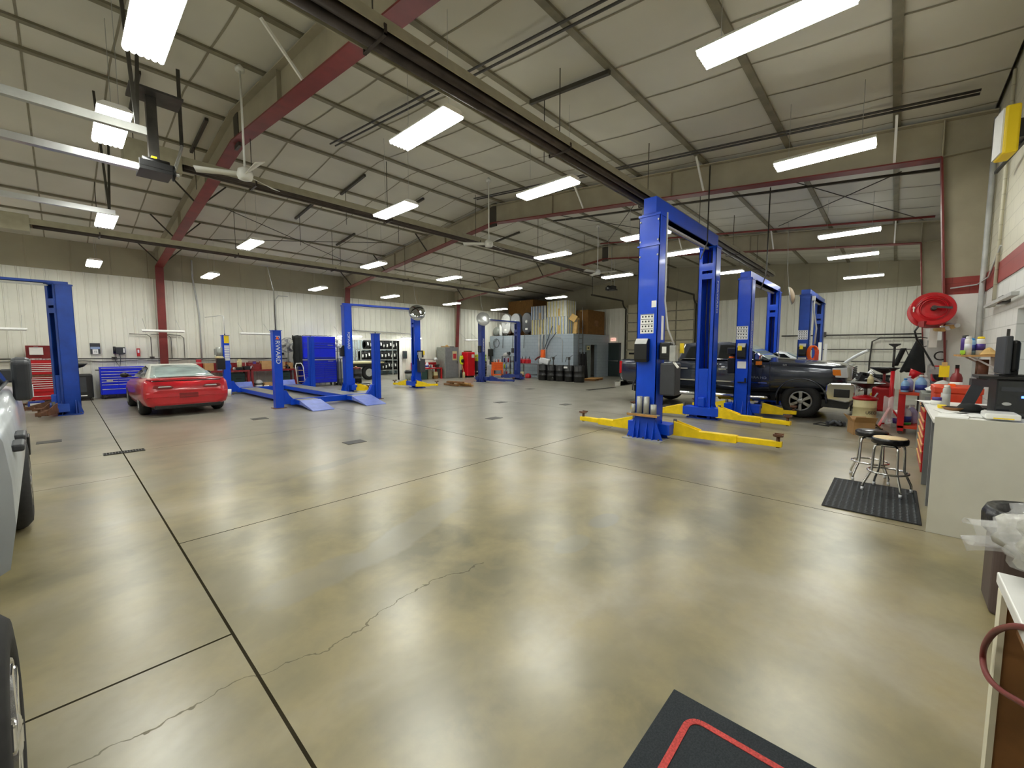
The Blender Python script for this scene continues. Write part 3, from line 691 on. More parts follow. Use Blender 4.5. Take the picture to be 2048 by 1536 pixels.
MB().box(-.155, -.1, 1.36, -.151, .12, 1.48).build('notice_plate', 'paper', T5)
L1 = two_post('dark blue two-post lift at the left edge in front of the red tool chest', (-3.05, 16.24, 0), 0, 3.1, 3.42, mb='lift_blue_worn', arm_m='rust', beam=(.06, .08), pw=.36, pd=.36, arms=((.9, 30), (.9, 30), (.75, 20), (.7, 60)), twist=.5)
L2 = two_post('blue two-post lift in front of the opening to the tyre store', (7.92, 16.42, 0), -.09, 3.12, 3.5, beam=(.08, .07), pw=.33, pd=.3, arms=((.5, 40), (.42, 60), (.95, -62), (.75, 30)))
control_box(L2, -.152, 0.03, 1.68, .2, .45); power_unit(L2, 3.2, -.35, 1.4)
L3 = two_post('dark navy two-post lift in front of the grey block room', (15.2, 16.2, 0), .03, 2.95, 3.3, mb='lift_navy', arm_m='lift_navy', beam=(.07, .07), pw=.26, pd=.26, arms=((1.5, 10), (.8, 30), (.5, 30), (.5, 30)))
MB().box(-.2, -.13, 1.6, -.13, .1, 1.95).build('control_box', 'black', L3, bevel=.03)
def mirror(x, y, z, lab, r, ang, m='mirror', tilt=-.25):
    t = thing('convex_mirror', lab, 'mirror', (x, y, z), ang)
    R = Matrix.Rotation(tilt, 3, 'X') @ Matrix.Rotation(PI/2, 3, 'X')
    MB().lathe([(r*math.sin(a*PI/2), .12*math.cos(a*PI/2)) for a in (1, .9, .75, .6, .45, .3, .15, .001)], 32, (0,0,0), R).build('dome', m, t)
    MB().lathe([(r, -.015), (r+.012, 0), (r, .012)], 32, (0,0,0), R).lathe([(.001, -.03), (r, -.012)], 32, (0,0,0), R).build('backing', 'mirror_dull', t)
    MB().tube([(0, .05, r), (-.1, .1, r+.5), (-.15, .15, rz(y)-z-.1)], .006, 5).build('hanging_wire', 'lgrey', t)
    return t
mirror(10.84, 15.72, 3.38, 'round shiny convex mirror at the top of the post beside the opening', .36, -.85+.35)
mirror(15.1, 15.95, 3.35, 'round dull convex mirror at the top of the navy post', .36, -.55, 'mirror_dull')
mk('mirror_back', '#b9a488', .6)
t = mirror(16.05, 2.57, 3.46, 'round mirror seen edge-on beside the paler blue lift post', .28, .12, 'mirror_back', -.18)
# ---- four-post drive-on lift
t = thing('four_post_lift', 'low blue four-post drive-on lift with two ramps beside the red car', 'vehicle lift', (4.27, 13.3, 0))
W, D, H = 3.16, 5.55, 2.27
for k, (x, y) in enumerate(((0,0), (W,0), (0,D), (W,D))):
    s = 1 if x == 0 else -1
    p = MB().box(x-.11, y-.11, .015, x+.11, y+.11, H) if k in (0, 2) else MB().box(x-.11, y-.11, .015, x+.1, y-.097, H).box(x-.11, y-.11, .015, x-.097, y+.11, H).box(x+.09, y-.11, .015, x+.11, y+.11, H).box(x-.11, y+.097, .015, x+.11, y+.11, H).box(x-.02, y-.125, .015, x+.02, y-.11, H)
    po = p.build('post', 'lift_blue', t, bevel=.004)
    MB().box(x-.13, y-.13, H, x+.13, y+.13, H+.015).build('post_cap', 'lift_blue', po); MB().box(x-.17, y-.17, 0, x+.17, y+.17, .016).build('base_plate', 'rust', po)
    MB().prism([(x+s*.11, .1), (x+s*.42, .1), (x+s*.42, .2), (x+s*.28, .36), (x+s*.2, .52), (x+s*.11, .52)], y-.07, y+.07, 'y').build('post_bracket', 'lift_blue', t, bevel=.004)
    MB().cyl((x, y, H), (x, y, H+.07), .02, 8).build('top_nut', 'iron', po)
for y in (0, D): MB().box(.3, y-.09, .07, W-.3, y+.09, .24).build('cross_member', 'lift_blue', t, bevel=.004)
for x0, x1 in ((.42, .98), (2.02, 2.64)):
    r = MB().box(x0, -.5, .09, x1, D+.5, .22).build('runway', 'lift_blue', t, bevel=.004)
    MB().box(x0+.015, -.5, .22, x1-.015, D+.5, .232).build('deck', 'steel_deck', r)
    MB().prism([(-1.45, .0), (-1.45, .02), (-.5, .235), (-.5, .12)], x0-.02, x1+.02).build('ramp', 'ramp_blue', t)
    MB().prism([(D+.5, .2), (D+.62, .2), (D+.66, .42), (D+.62, .42)], x0-.02, x1+.02).build('wheel_stop', 'ramp_blue', t)
text('F RWARD', 'lettering', .17, 'white', t, (.0, -.112, 1.72), (PI/2, PI/2, 0), sx=1.1)
MB().prism([(-.05, 2.02), (.05, 2.02), (0, 2.12)], -.114, -.111, 'y').build('orange_emblem', 'orange', t)
MB().box(-.06, D-.113, 1.98, .1, D-.111, 2.27).build('yellow_decal', 'label_yellow', t)
m = MB()
for k in range(9): m.box(-.06, D-.113, 1.5-k*.065+.34, .1, D-.111, 1.55-k*.065+.34)
m.build('instruction_decal', 'paper', t)
MB().box(-.31, D-.12, .98, -.05, D+.12, 1.4).build('oil_tank', 'black', t, bevel=.01); MB().cyl((-.19, D, 1.42), (-.19, D, 1.82), .12, 18).box(-.36, D-.05, 1.53, -.29, D+.05, 1.76).build('pump_motor', 'tank', t); MB().lathe([(.14, 1.4), (.16, 1.44), (.1, 1.5)], 18, (-.19, D, 0)).build('pump_flange', 'cream', t)
MB().tube([(0, D, H+.05), (0, D, 3.0), (-.0, D+.4, 3.05), (-.35, D+1.2, 3.0)], .012, 6).build('supply_pipe', 'lgrey', t)
MB().tube([(0, 0, H+.05), (0, 0, 3.4), (.05, .6, 4.2)], .012, 6).build('supply_pipe', 'iron', t)
# ================================================================ vehicles
def bool_cut(o, cutters):
    for c in cutters:
        cu = c.build('cut', 'black'); md = o.modifiers.new('bo', 'BOOLEAN'); md.operation = 'DIFFERENCE'; md.object = cu; md.solver = 'EXACT'
        bpy.context.view_layer.update()
        me = bpy.data.meshes.new_from_object(o.evaluated_get(bpy.context.evaluated_depsgraph_get()))
        o.modifiers.clear(); o.data = me; bpy.data.objects.remove(cu)
def loft(secs, fr):
    """secs: list of (y, *params); fr(params) -> list of half points (x,z) from bottom centre to top centre; mirrored"""
    m = MB(); rings = []
    for s in secs:
        h = fr(*s[1:]); ring = [(x, s[0], z) for x, z in h]+[(-x, s[0], z) for x, z in reversed(h[1:-1])]
        rings.append(ring)
    n = len(rings[0]); vs = [p for r in rings for p in r]
    fs = [(i*n+j, i*n+(j+1) % n, (i+1)*n+(j+1) % n, (i+1)*n+j) for i in range(len(rings)-1) for j in range(n)]
    m.add(vs, fs, True)
    for k, r in ((0, 0), (len(rings)-1, 1)):
        l = [k*n+j for j in range(n)]
        m.f.append(tuple(l if r else reversed(l))); m.mi.append(0); m.sm.append(False)
    return m
def wheel(par, x, y, r, w, side, rim_m='wheel_alu', spokes=6, rim=.58, detail=True):
    R = Matrix.Rotation(side*PI/2, 3, 'Y'); c = (x, y, r)
    o = MB().lathe([(r*rim, -w/2), (r*.86, -w/2), (r*.97, -w*.36), (r, -w*.25), (r, w*.25), (r*.97, w*.36), (r*.86, w/2), (r*.72, w/2+.006), (r*rim, w/2-.01), (r*rim, -w/2)], 36, c, R).build('wheel', 'tread', par)
    q = r*rim
    MB().lathe([(q*1.0, w/2-.012), (q*.97, w/2), (q*.9, w/2-.01), (q*.9, w/2-.06), (q*.87, w/2-.06), (q*.87, w/2-.012)], 32, c, R).build('rim', rim_m, o)
    MB().lathe([(q*.9, w/2-.05), (.01, w/2-.09)], 24, c, R).build('brake_disc', 'black', o)
    m = MB()
    for k in range(spokes):
        a = 2*PI*k/spokes; p0 = Vector((q*.2*math.cos(a), q*.2*math.sin(a), w/2-.02)); p1 = Vector((q*.92*math.cos(a), q*.92*math.sin(a), w/2-.02))
        m.bar(Vector(c)+R@p0, Vector(c)+R@p1, q*.22, .05, up=R@Vector((0,0,1)), w1=q*.3)
    m.lathe([(q*.34, w/2-.06), (q*.34, w/2+.0), (q*.2, w/2+.012), (.001, w/2+.012)], 16, c, R)
    m.build('spokes', rim_m, o)
    if detail:
        m = MB()
        for k in range(8):
            a = 2*PI*k/8; m.cyl(Vector(c)+R@Vector((q*.28*math.cos(a), q*.28*math.sin(a), w/2-.01)), Vector(c)+R@Vector((q*.28*math.cos(a), q*.28*math.sin(a), w/2+.02)), .012, 6)
        m.build('lug_nut', 'iron', o)
    return o
def arch(x, y, r, z, side, w=.022, a0=-.1, a1=PI+.1):
    pts = [(x, y+r*math.cos(a), z+r*math.sin(a)) for a in [a0+(a1-a0)*k/16 for k in range(17)]]
    return MB().tube(pts, w, 6)
def cylx(y, z, r, x0, x1): return MB().cyl((x0, y, z), (x1, y, z), r, 32)
def pickup(lab, loc, rzz, paint, hy, wb=4.0, trim='chrome', letter=None, mx=(1.06, 1.25), my=0):
    """local y=0 at the front bumper, +y to the tail; the detailed flank is -x"""
    t = thing('pickup_truck', lab, 'truck', loc, rzz)
    def sec(hw, zb, zs, zd): return [(0, zb), (hw*.8, zb), (hw*.97, zb+.1), (hw, zb+.3), (hw*1.0, zb+(zs-zb)*.62), (hw*.985, zs-.14), (hw*.95, zs-.03), (hw*.86, zs+.0), (hw*.5, zd), (0, zd+.01)]
    fy, ry, r = .98, .98+wb, .43; L = ry+1.0
    b = loft([(.1, .88, .78, 1.27, 1.3), (.16, .94, .74, 1.31, 1.35), (.4, .98, .72, 1.35, 1.4), (.98, 1.0, .66, 1.38, 1.45), (1.7, 1.0, .6, 1.41, 1.5), (2.1, 1.0, .58, 1.42, 1.48), (4.1, 1.0, .58, 1.42, 1.45)], sec).build('cab_body', paint, t)
    bool_cut(b, [cylx(fy, r+.02, .53, -1.2, 1.2)])
    def bsec(hw, zb, zs, zd): return [(0, zb), (hw*.8, zb), (hw*.97, zb+.08), (hw, zb+.3), (hw, zs-.2), (hw*.99, zs-.06), (hw*.96, zs), (hw*.9, zs), (hw*.86, zs-.4), (0, zd-.4)]
    bed = loft([(4.15, .99, .62, 1.42, 1.42), (4.3, 1.0, .62, 1.42, 1.42), (ry+.9, 1.0, .66, 1.42, 1.42), (L-.02, .96, .7, 1.41, 1.41)], bsec).build('bed', paint, t)
    bool_cut(bed, [cylx(ry, r+.02, .53, -1.2, 1.2)])
    MB().box(-.92, L-.06, .72, .92, L, 1.4).build('tailgate', paint, t, bevel=.02)
    # greenhouse
    P = [(1.72, 1.44), (2.5, 1.9), (2.75, 1.945), (3.6, 1.94), (3.95, 1.9), (4.08, 1.44)]
    wb_, wt = [.93, .78, .74, .74, .77, .92], None
    m = MB(); vs = [(w*s, y, z) for s in (1, -1) for (y, z), w in zip(P, wb_)]
    k = len(P); m.add(vs, [tuple(range(k)), tuple(range(2*k-1, k-1, -1))]+[(i, i+k, i+k+1, i+1) for i in range(k-1)])
    m.build('cab_roof', paint, t, bevel=.03, seg=3)
    def onside(y, z, s, out=.012):
        return (s*(.93-(z-1.44)/.5*.17+out), y, z)
    for s in (-1, 1):
        for q in ([(2.0, 1.47), (2.62, 1.85), (2.95, 1.86), (2.95, 1.47)], [(3.03, 1.47), (3.03, 1.86), (3.55, 1.85), (3.78, 1.8), (3.9, 1.47)]):
            MB().add([onside(y, z, s) for y, z in q], [tuple(range(len(q)))]).build('side_window', 'glass_dark', t, solid=.008)
        MB().tube([onside(y, z, s, .014) for y, z in ((1.95, 1.455), (3.95, 1.455))], .012, 6).build('window_trim', trim, t)
    def wsp(u, v): y = 1.74+(2.5-1.74)*v; z = 1.455+.45*v; w = (.9-.13*v)*(u*2-1); return (w, y-.012-.03*(1-(2*u-1)**2), z+.012)
    mk_glass = M.get('windshield') or M.setdefault('windshield', mat('windshield', '#8fa0a4', .05, nz=0, spec=.8))
    MB().grid(wsp, 8, 4).build('windshield', 'windshield', t, solid=.006)
    MB().add([(-.8, 4.0, 1.5), (.8, 4.0, 1.5), (.7, 3.93, 1.86), (-.7, 3.93, 1.86)], [(0,1,2,3)]).build('rear_window', 'glass_dark', t, solid=.008)
    # front end
    MB().prism([(-.08, .56), (.02, .48), (.1, .46), (.5, .52), (.48, .86), (.4, .92), (.0, .93), (-.08, .87)], -.98, .98).build('front_bumper', trim, t, bevel=.03)
    for s in (-1, 1):
        MB().prism([(.02, .58), (.32, .58), (.32, .78), (.02, .78)], s*.97, s*1.0).build('fog_lamp', 'black', t, bevel=.01)
        h = MB().prism([(.07, 1.05), (.36, 1.05), (.38, 1.27), (.1, 1.29)], s*.7, s*.965).build('headlight', 'lens', t, bevel=.012)
        MB().prism([(.2, 1.1), (.36, 1.1), (.37, 1.24), (.22, 1.24)], s*.96, s*.97).build('turn_lens', 'amber', h)
        MB().tube([(s*.55, -.1, .74), (s*.55, -.2, .76), (s*.4, -.2, .76), (s*.4, -.1, .74)], .03, 8).build('tow_hook', trim, t)
        MB().prism([(L-.04, .95), (L+.012, .95), (L+.01, 1.36), (L-.05, 1.36), (L-.16, 1.3), (L-.14, 1.0)], s*.9, s*.985).build('tail_light', 'taillight', t, bevel=.01)
    g = MB().prism([(.02, .98), (.12, .96), (.14, 1.34), (.08, 1.36), (.0, 1.3)], -.68, .68).build('grille', trim, t, bevel=.01)
    m = MB()
    for k in range(6): m.box(-.6, -.01, 1.02+k*.05, .6, .03, 1.05+k*.05)
    m.build('grille_slats', 'black', g)
    MB().prism([(.05, .3), (.6, .32), (.6, .5), (.0, .5)], -.9, .9).build('air_dam', 'black', t)
    MB().box(-.95, L-.02, .5, .95, L+.2, .68).build('rear_bumper', trim, t, bevel=.03)
    # chassis between the wheels
    MB().box(-.55, .8, .35, -.42, L-.3, .55).box(.42, .8, .35, .55, L-.3, .55).cyl((-.8, fy, .42), (.8, fy, .42), .07, 10).cyl((-.8, ry, .42), (.8, ry, .42), .09, 10).box(-.8, .5, .62, .8, L-.2, .66).box(-.3, 1.5, .35, .35, 2.6, .6).build('chassis', 'black', t)
    for s in (-1, 1):
        if trim == 'chrome': MB().tube([(s*.97, 1.66, .47), (s*1.05, 1.75, .46), (s*1.05, ry-.7, .46), (s*.97, ry-.62, .47)], .06, 10).build('running_board', trim, t)
        MB().box(s*1.0, 1.72, .83, s*1.012, 2.97, .862).box(s*1.0, 3.0, .83, s*1.012, 4.0, .862).build('door_molding', trim, t)
        for y in (1.66, 2.98, 4.02): MB().box(s*.99, y, .64, s*1.004, y+.012, 1.4).build('door_seam', 'black', t)
        for y in hy: MB().box(s*.99, y, 1.16, s*1.04, y+.22, 1.2).build('door_handle', trim if trim == 'chrome' else 'dgrey', t, bevel=.012)
        a = arch(s*.985, fy, .53, r+.04, s).build('wheel_arch_lip', paint, t)
        arch(s*.985, ry, .53, r+.04, s).build('wheel_arch_lip', paint, t)
        mi = MB().box(s*.97, 1.9, 1.36, s*(mx[0]+.05), 1.97, 1.4).build('mirror_arm', 'black', t)
        MB().prism([(1.86, 1.3), (2.0, 1.3), (2.02, 1.62), (1.9, 1.64), (1.84, 1.58)], s*mx[0], s*mx[1]).build('mirror_housing', 'dgrey' if trim != 'chrome' else 'black', mi, bevel=.03, seg=3)
        MB().prism([(1.85, 1.45), (1.99, 1.45), (1.99, 1.64), (1.9, 1.65), (1.83, 1.58)], s*mx[0], s*(mx[1]+.005)).build('mirror_cap', trim if trim == 'chrome' else 'dgrey', mi, bevel=.03)
        MB().prism([(1.84, 1.32), (1.95, 1.32), (1.95, 1.42), (1.84, 1.42)], s*mx[0], s*(mx[1]+.006)).build('mirror_lamp', 'amber' if trim == 'chrome' else 'lens', mi, bevel=.01)
        for y in (fy, ry): wheel(t, s*.83, y, r, .27, s, 'wheel_alu' if trim == 'chrome' else 'chrome', detail=trim == 'chrome')
        MB().box(s*.7, fy+.5, .3, s*.98, fy+.52, .62).build('mud_flap', 'black', t)
    if letter:
        text(letter, 'lettering', .085, 'alu', t, (-1.006, 1.98, .98), (PI/2, 0, -PI/2), sx=1.2)
        text('4x4', 'lettering', .06, 'alu', t, (-1.0, 1.35, 1.33), (PI/2, 0, -PI/2))
    return t
pickup('dark charcoal pickup truck parked between the blue lift posts', (13.52, .7, 0), .0, 'truck_paint', (2.7, 3.75), 4.0, 'chrome', 'SIERRA HD')
pickup('silver pickup truck cut off by the left edge of the photo', (-1.2645, 7.056, 0), PI+.025, 'silver_paint', (3.05, 3.45), 4.03, 'dgrey', mx=(.965, 1.07))
sp_ = bpy.data.objects['pickup_truck.001']
for q in kids(sp_):
    if q.name.startswith(('wheel_arch', 'door_molding', 'door_seam', 'mud_flap')): bpy.data.objects.remove(q)
    elif not q.name.startswith('wheel'): q.scale = ((.88 if q.name.startswith('bed') else .972), 1, 1)
# ---- red sports car
t = thing('sports_car', 'red sports coupe seen from behind with a dusty glass hatch', 'car', (2.22, 13.62, 0), .0)
def csec(hw, zb, zs, zd): return [(0, zb), (hw*.75, zb), (hw*.93, zb+.06), (hw*.99, zb+.2), (hw, zb+(zs-zb)*.6), (hw*.97, zs-.08), (hw*.9, zs-.01), (hw*.75, zs+.015), (hw*.4, zd), (0, zd+.005)]
b = loft([(.0, .78, .34, .66, .68), (.03, .84, .28, .74, .76), (.09, .89, .25, .9, .92), (.14, .9, .24, .95, .965), (.4, .925, .22, .965, .975), (.95, .94, .2, .965, .98), (1.7, .93, .18, .92, .95), (2.8, .925, .18, .88, .91), (3.5, .925, .18, .84, .89), (4.2, .9, .2, .74, .8), (4.65, .84, .24, .64, .68), (4.85, .66, .3, .56, .58)], csec).build('body', 'car_red', t)
bool_cut(b, [cylx(.98, .34, .38, -1.2, -.5), cylx(.98, .34, .38, .5, 1.2), cylx(3.55, .34, .38, -1.2, -.5), cylx(3.55, .34, .38, .5, 1.2)])
MB().prism([(-.01, .5), (.05, .48), (.12, .6), (.1, .64), (-.0, .62)], -.86, .86).build('bumper_crease', 'car_red', t, bevel=.02)
def rear(u, v):
    x = (u-.5)*2
    return (x*(.76+.03*v), .02+.08*x*x+.05*v, .66+.24*v)
MB().grid(rear, 12, 4).build('tail_panel', 'red_bright', t, solid=.01)
MB().tube([(-.8, .2, .955), (-.72, .04, .955), (-.4, -.0, .965), (0, -.015, .97), (.4, -.0, .965), (.72, .04, .955), (.8, .2, .955)], .022, 8).build('spoiler', 'car_red', t)
MB().tube([(-.72, .05, .915), (-.4, .02, .92), (0, .0, .922), (.4, .02, .92), (.72, .05, .915)], .014, 6).build('spoiler_shadow_gap', 'black', t)
for s in (-1, 1):
    q = MB().prism([(s*.3, .745), (s*.36, .715), (s*.62, .715), (s*.72, .75), (s*.7, .8), (s*.64, .815), (s*.36, .8)], .0, .06, 'y').build('tail_light', 'red_dark', t, bevel=.008)
    MB().prism([(s*.34, .765), (s*.62, .76), (s*.6, .79), (s*.38, .79)], -.012, .0, 'y').build('reverse_lens', 'lens', q)
MB().box(-.2, -.008, .47, .2, .04, .6).build('plate_recess', 'red_dark', t)
MB().box(-.7, .02, .2, .7, .3, .3).build('rear_valance', 'black', t, bevel=.02)
P = [(.62, .96), (1.72, 1.26), (1.95, 1.3), (2.5, 1.3), (2.65, 1.27), (3.45, .9)]; Wd = [.74, .55, .54, .54, .56, .76]; k = len(P)
vs = [(w*s, y, z) for s in (1, -1) for (y, z), w in zip(P, Wd)]
mk('dusty_white', '#cfd0c6', .5, nz=.08)
MB().add(vs, [tuple(range(k)), tuple(range(2*k-1, k-1, -1))]+[(i, i+k, i+k+1, i+1) for i in range(k-1)]).build('cabin', 'dusty_white', t, bevel=.03, seg=3)
mk('dusty_glass', '#9fb0ad', .08, nz=.25, ns=2.5, spec=.8)
def hatch(u, v): x = (u-.5)*2; return (x*(.69-.16*v), .64+1.08*v-.03*(1-x*x), .975+.285*v+.028*(1-x*x*.6))
MB().grid(hatch, 10, 5).build('rear_hatch_glass', 'dusty_glass', t, solid=.008)
for s in (-1, 1):
    MB().add([(s*.735, 1.35, .985), (s*.60, 1.8, 1.22), (s*.57, 2.5, 1.255), (s*.775, 3.2, .94), (s*.79, 2.2, .955)], [(0,1,2,3,4)]).build('side_window', 'glass_dark', t, solid=.012)
    MB().sphere((s*1.0, 2.95, .98), .1, .07, .075, 12, 8).box(s*.85, 2.92, .93, s*.95, 2.98, .97).build('door_mirror', 'black', t)
    for y in (.98, 3.55): wheel(t, s*.8, y, .325, .245, s, 'wheel_alu', 5, .62, False)
MB().cyl((-.3, .05, .27), (-.3, .3, .27), .035, 10).cyl((.3, .05, .27), (.3, .3, .27), .035, 10).build('exhaust_tip', 'iron', t)
MB().box(-.7, .6, .15, .7, 4.4, .25).build('underbody', 'black', t)
# ---- white car with raised bonnet
t = thing('white_car', 'white car with its bonnet raised behind the dark pickup truck', 'car', (17.95, .5, 0))
b = loft([(.0, .7, .3, .72, .75), (.1, .84, .25, .85, .86), (.5, .89, .22, .95, .8), (1.3, .9, .2, 1.08, .95), (1.45, .9, .2, 1.1, 1.12), (3.2, .9, .2, 1.12, 1.12), (4.3, .88, .24, 1.1, 1.12), (4.7, .8, .3, .95, .98)], csec).build('body', 'car_white', t)
bool_cut(b, [cylx(.9, .34, .38, -1.2, 1.2), cylx(3.7, .34, .38, -1.2, 1.2), MB().box(-.68, .12, .6, .68, 1.25, 1.3)])
P = [(1.35, 1.1), (2.3, 1.62), (2.7, 1.7), (3.9, 1.68), (4.6, 1.1)]; Wd = [.82, .64, .62, .62, .78]; k = len(P)
vs = [(w*s, y, z) for s in (1, -1) for (y, z), w in zip(P, Wd)]
MB().add(vs, [tuple(range(k)), tuple(range(2*k-1, k-1, -1))]+[(i, i+k, i+k+1, i+1) for i in range(k-1)]).build('cabin', 'car_white', t, bevel=.03)
for s in (-1, 1):
    MB().add([(s*.81, 1.75, 1.14), (s*.68, 2.35, 1.58), (s*.66, 3.9, 1.6), (s*.79, 4.4, 1.14)], [(0,1,2,3)]).build('side_window', 'glass_dark', t, solid=.012)
    for y in (.9, 3.7): wheel(t, s*.8, y, .33, .23, s, 'wheel_alu', 5, .62, False)
MB().grid(lambda u, v: ((u-.5)*2*(.78-.14*v), 1.37+.93*v-.015, 1.12+.5*v+.015), 4, 3).build('windshield', 'windshield', t, solid=.006)
MB().grid(lambda u, v: ((u-.5)*2*(.78-.1*v*v), 1.0-.85*v, 1.0+.68*v+.1*math.sin(v*2.6)), 6, 8).build('bonnet', 'car_white', t, solid=.07)
m = MB()
for k in range(26): m.cbox(random.uniform(-.55, .55), random.uniform(.2, 1.1), random.uniform(.65, .92), random.uniform(.08, .3), random.uniform(.08, .25), random.uniform(.06, .2), random.random())
m.build('engine', 'black', t, bevel=.01)
MB().box(-.3, .4, .8, .2, .7, .95).cyl((.3, .3, .9), (.3, .9, .9), .06, 10).build('engine_cover', 'alu', t, bevel=.01)
# ================================================================ generic pieces
def cabinet(name, lab, cat, loc, rzz, W, D, z0, z1, rows, m, hm='alu', casters=True, group=None, top='black', gap=.012):
    """drawer cabinet; local x 0..W, front at y=0, body to y=D; rows: (z0,z1,[fractions])"""
    t = thing(name, lab, cat, loc, rzz, group)
    MB().box(0, .02, z0, W, D, z1).build('body', m, t, bevel=.008)
    for a, b, fr in rows:
        f = [0]+fr+[1]
        for u, v in zip(f, f[1:]):
            x0 = .03+(W-.06)*u+gap/2; x1 = .03+(W-.06)*v-gap/2
            d = MB().box(x0, 0, a+gap/2, x1, .03, b-gap/2).build('drawer', m, t, bevel=.003)
            MB().box(x0, -.012, b-gap/2-.022, x1, .002, b-gap/2-.004).build('handle', hm, d)
    if casters:
        for x in (.08, W-.08):
            for y in (.1, D-.08):
                c = MB().cyl((x-.025, y, .06), (x+.025, y, .06), .06, 14)
                c.box(x-.035, y-.03, .06, x+.035, y+.03, z0).build('caster', 'iron', t)
    return t
def jug(lab, loc, m, cap, label_m='label_blue', s=1., group=None, rzz=0, fluid=None):
    t = thing('jug', lab, 'jug', loc, rzz, group); w, d, h = .09*s, .06*s, .27*s
    pr = [(.001, 0), (.95, 0), (1, .01*s), (1, .16*s), (.93, .19*s), (.55, .235*s), (.28, .25*s), (.28, h), (.001, h)]
    MB().lathe(pr, 20, sx=w, sy=d*1.15).tube([(-.3*w, 0, .24*s), (.35*w, 0, .26*s), (.8*w, 0, .23*s), (.92*w, 0, .17*s)], .011*s, 8).build('bottle', m, t)
    MB().cyl((0,0,h-.01*s), (0,0,h+.02*s), .03*s, 14).build('cap', cap, t)
    if label_m: MB().lathe([(1.01, .04*s), (1.01, .13*s)], 20, sx=w, sy=d*1.15).build('label', label_m, t)
    if fluid: MB().lathe([(.001, .001), (1.006, .001), (1.006, .035*s), (.001, .035*s)], 20, sx=w, sy=d*1.15).build('fluid', fluid, t)
    return t
def bottle(lab, loc, m, cap, r=.035, h=.2, nozzle=True, band=None, group=None, name='spray_can', cat='can'):
    t = thing(name, lab, cat, loc, 0, group)
    MB().lathe([(.001, 0), (r, 0), (r, h*.8), (r*.8, h*.87), (r*.45, h*.9), (.001, h*.9)], 18).build('can', m, t)
    if band: MB().lathe([(r*1.01, h*.25), (r*1.01, h*.6)], 18).build('label', band, t)
    MB().lathe([(r*.75, h*.86), (r*.75, h*.98), (r*.4, h), (.001, h)], 14).build('cap', cap, t)
    return t
def carton(lab, loc, w, d, h, rzz=0, m='cardboard', flaps=False, mark=False, group=None):
    t = thing('cardboard_box', lab, 'box', loc, rzz, group)
    if flaps:
        q = .006
        MB().box(-w/2, -d/2, 0, w/2, d/2, q).box(-w/2, -d/2, 0, -w/2+q, d/2, h).box(w/2-q, -d/2, 0, w/2, d/2, h).box(-w/2, -d/2, 0, w/2, -d/2+q, h).box(-w/2, d/2-q, 0, w/2, d/2, h).build('carton', m, t)
        for a, b, cc in (((-w/2, 0, h), (-w/2-.12, 0, h+.12), d), ((w/2, 0, h), (w/2+.16, 0, h+.05), d)):
            MB().bar(a, b, cc, .006).build('flap', m, t)
        for a, b in (((0, -d/2, h), (0, -d/2-.1, h-.1)), ((0, d/2, h), (0, d/2+.08, h+.12))): MB().bar(a, b, w, .006).build('flap', m, t)
    else:
        MB().box(-w/2, -d/2, 0, w/2, d/2, h).build('carton', m, t, bevel=.006)
        MB().box(-w/2-.002, -.035, h-.08, w/2+.002, .035, h+.002).build('packing_tape', 'kraft', t)
    if mark: MB().box(-w*.12, -d/2-.003, h*.35, w*.12, -d/2, h*.6).build('printed_mark', 'wood_dark', t)
    return t
def drum(lab, loc, m='black', top='black', r=.285, h=.88, group=None, lid=True):
    t = thing('oil_drum', lab, 'drum', loc, 0, group)
    MB().lathe([(.001, 0), (r-.01, 0), (r, .012), (r, h*.32), (r+.014, h*.335), (r, h*.35), (r, h*.65), (r+.014, h*.665), (r, h*.68), (r, h-.015), (r-.01, h), (r-.02, h-.02)], 28).build('barrel', m, t)
    MB().lathe([(r-.02, h-.02), (.001, h-.02)], 28).lathe([(r-.016, h-.012), (r+.006, h-.012), (r+.006, h+.006), (r-.016, h+.006), (r-.016, h-.012)], 28).build('lid', top, t)
    MB().cyl((.14, 0, h-.02), (.14, 0, h+.012), .03, 12).cyl((-.14, 0, h-.02), (-.14, 0, h+.008), .018, 12).build('bung', 'iron', t)
    return t
# ================================================================ along the ribbed wall
def zr(*z): return [(a, b, []) for a, b in zip(z, z[1:])]
rt = cabinet('tool_chest', 'red tool chest with white-edged drawers behind the dark blue lift post', 'tool chest', (-.78, 20.25, 0), 0, .72, .5, .1, 1.38,
             zr(.1, .24)+zr(.36, .5, .57, .64, .71, .78, .84)+zr(.93, 1.05, 1.11, 1.17, 1.23, 1.29), 'red', 'white')
MB().box(.05, .0, .86, .6, .01, .92).build('badge_strip', 'rust', rt)
MB().box(.0, .46, 1.38, .72, .5, 1.86).box(0, .02, 1.38, .72, .5, 1.4).build('open_lid', 'red_dark', rt)
m = thing('clipboard', 'white clipboard sheet propped in the open lid of the red tool chest', 'clipboard', (-.55, 20.66, 1.68)); MB().box(-.15, -.012, -.12, .15, 0, .12).build('sheet', 'paper', m); MB().box(-.05, -.02, .1, .05, -.005, .14).build('clip', 'alu', m)
m = MB()
for k in range(9): m.cbox(-.72+k*.08, 20.45, 1.415, .06, .09, random.uniform(.02, .06), random.random())
tag(m.build('tool_clutter', ['lgrey']), 'loose small tools lying on top of the red tool chest', 'tools'); bpy.data.objects['tool_clutter']['kind'] = 'stuff'
t = thing('swivel_chair', 'dark swivel chair behind the mirror of the silver pickup', 'chair', (-1.05, 19.3, 0))
MB().box(-.22, -.06, .75, .22, .06, 1.15).build('backrest', 'dgrey', t, bevel=.05); MB().box(-.22, -.25, .5, .22, .2, .58).build('seat', 'dgrey', t, bevel=.03); MB().cyl((0,0,.1), (0,0,.5), .03, 8).build('column', 'iron', t)
m = MB()
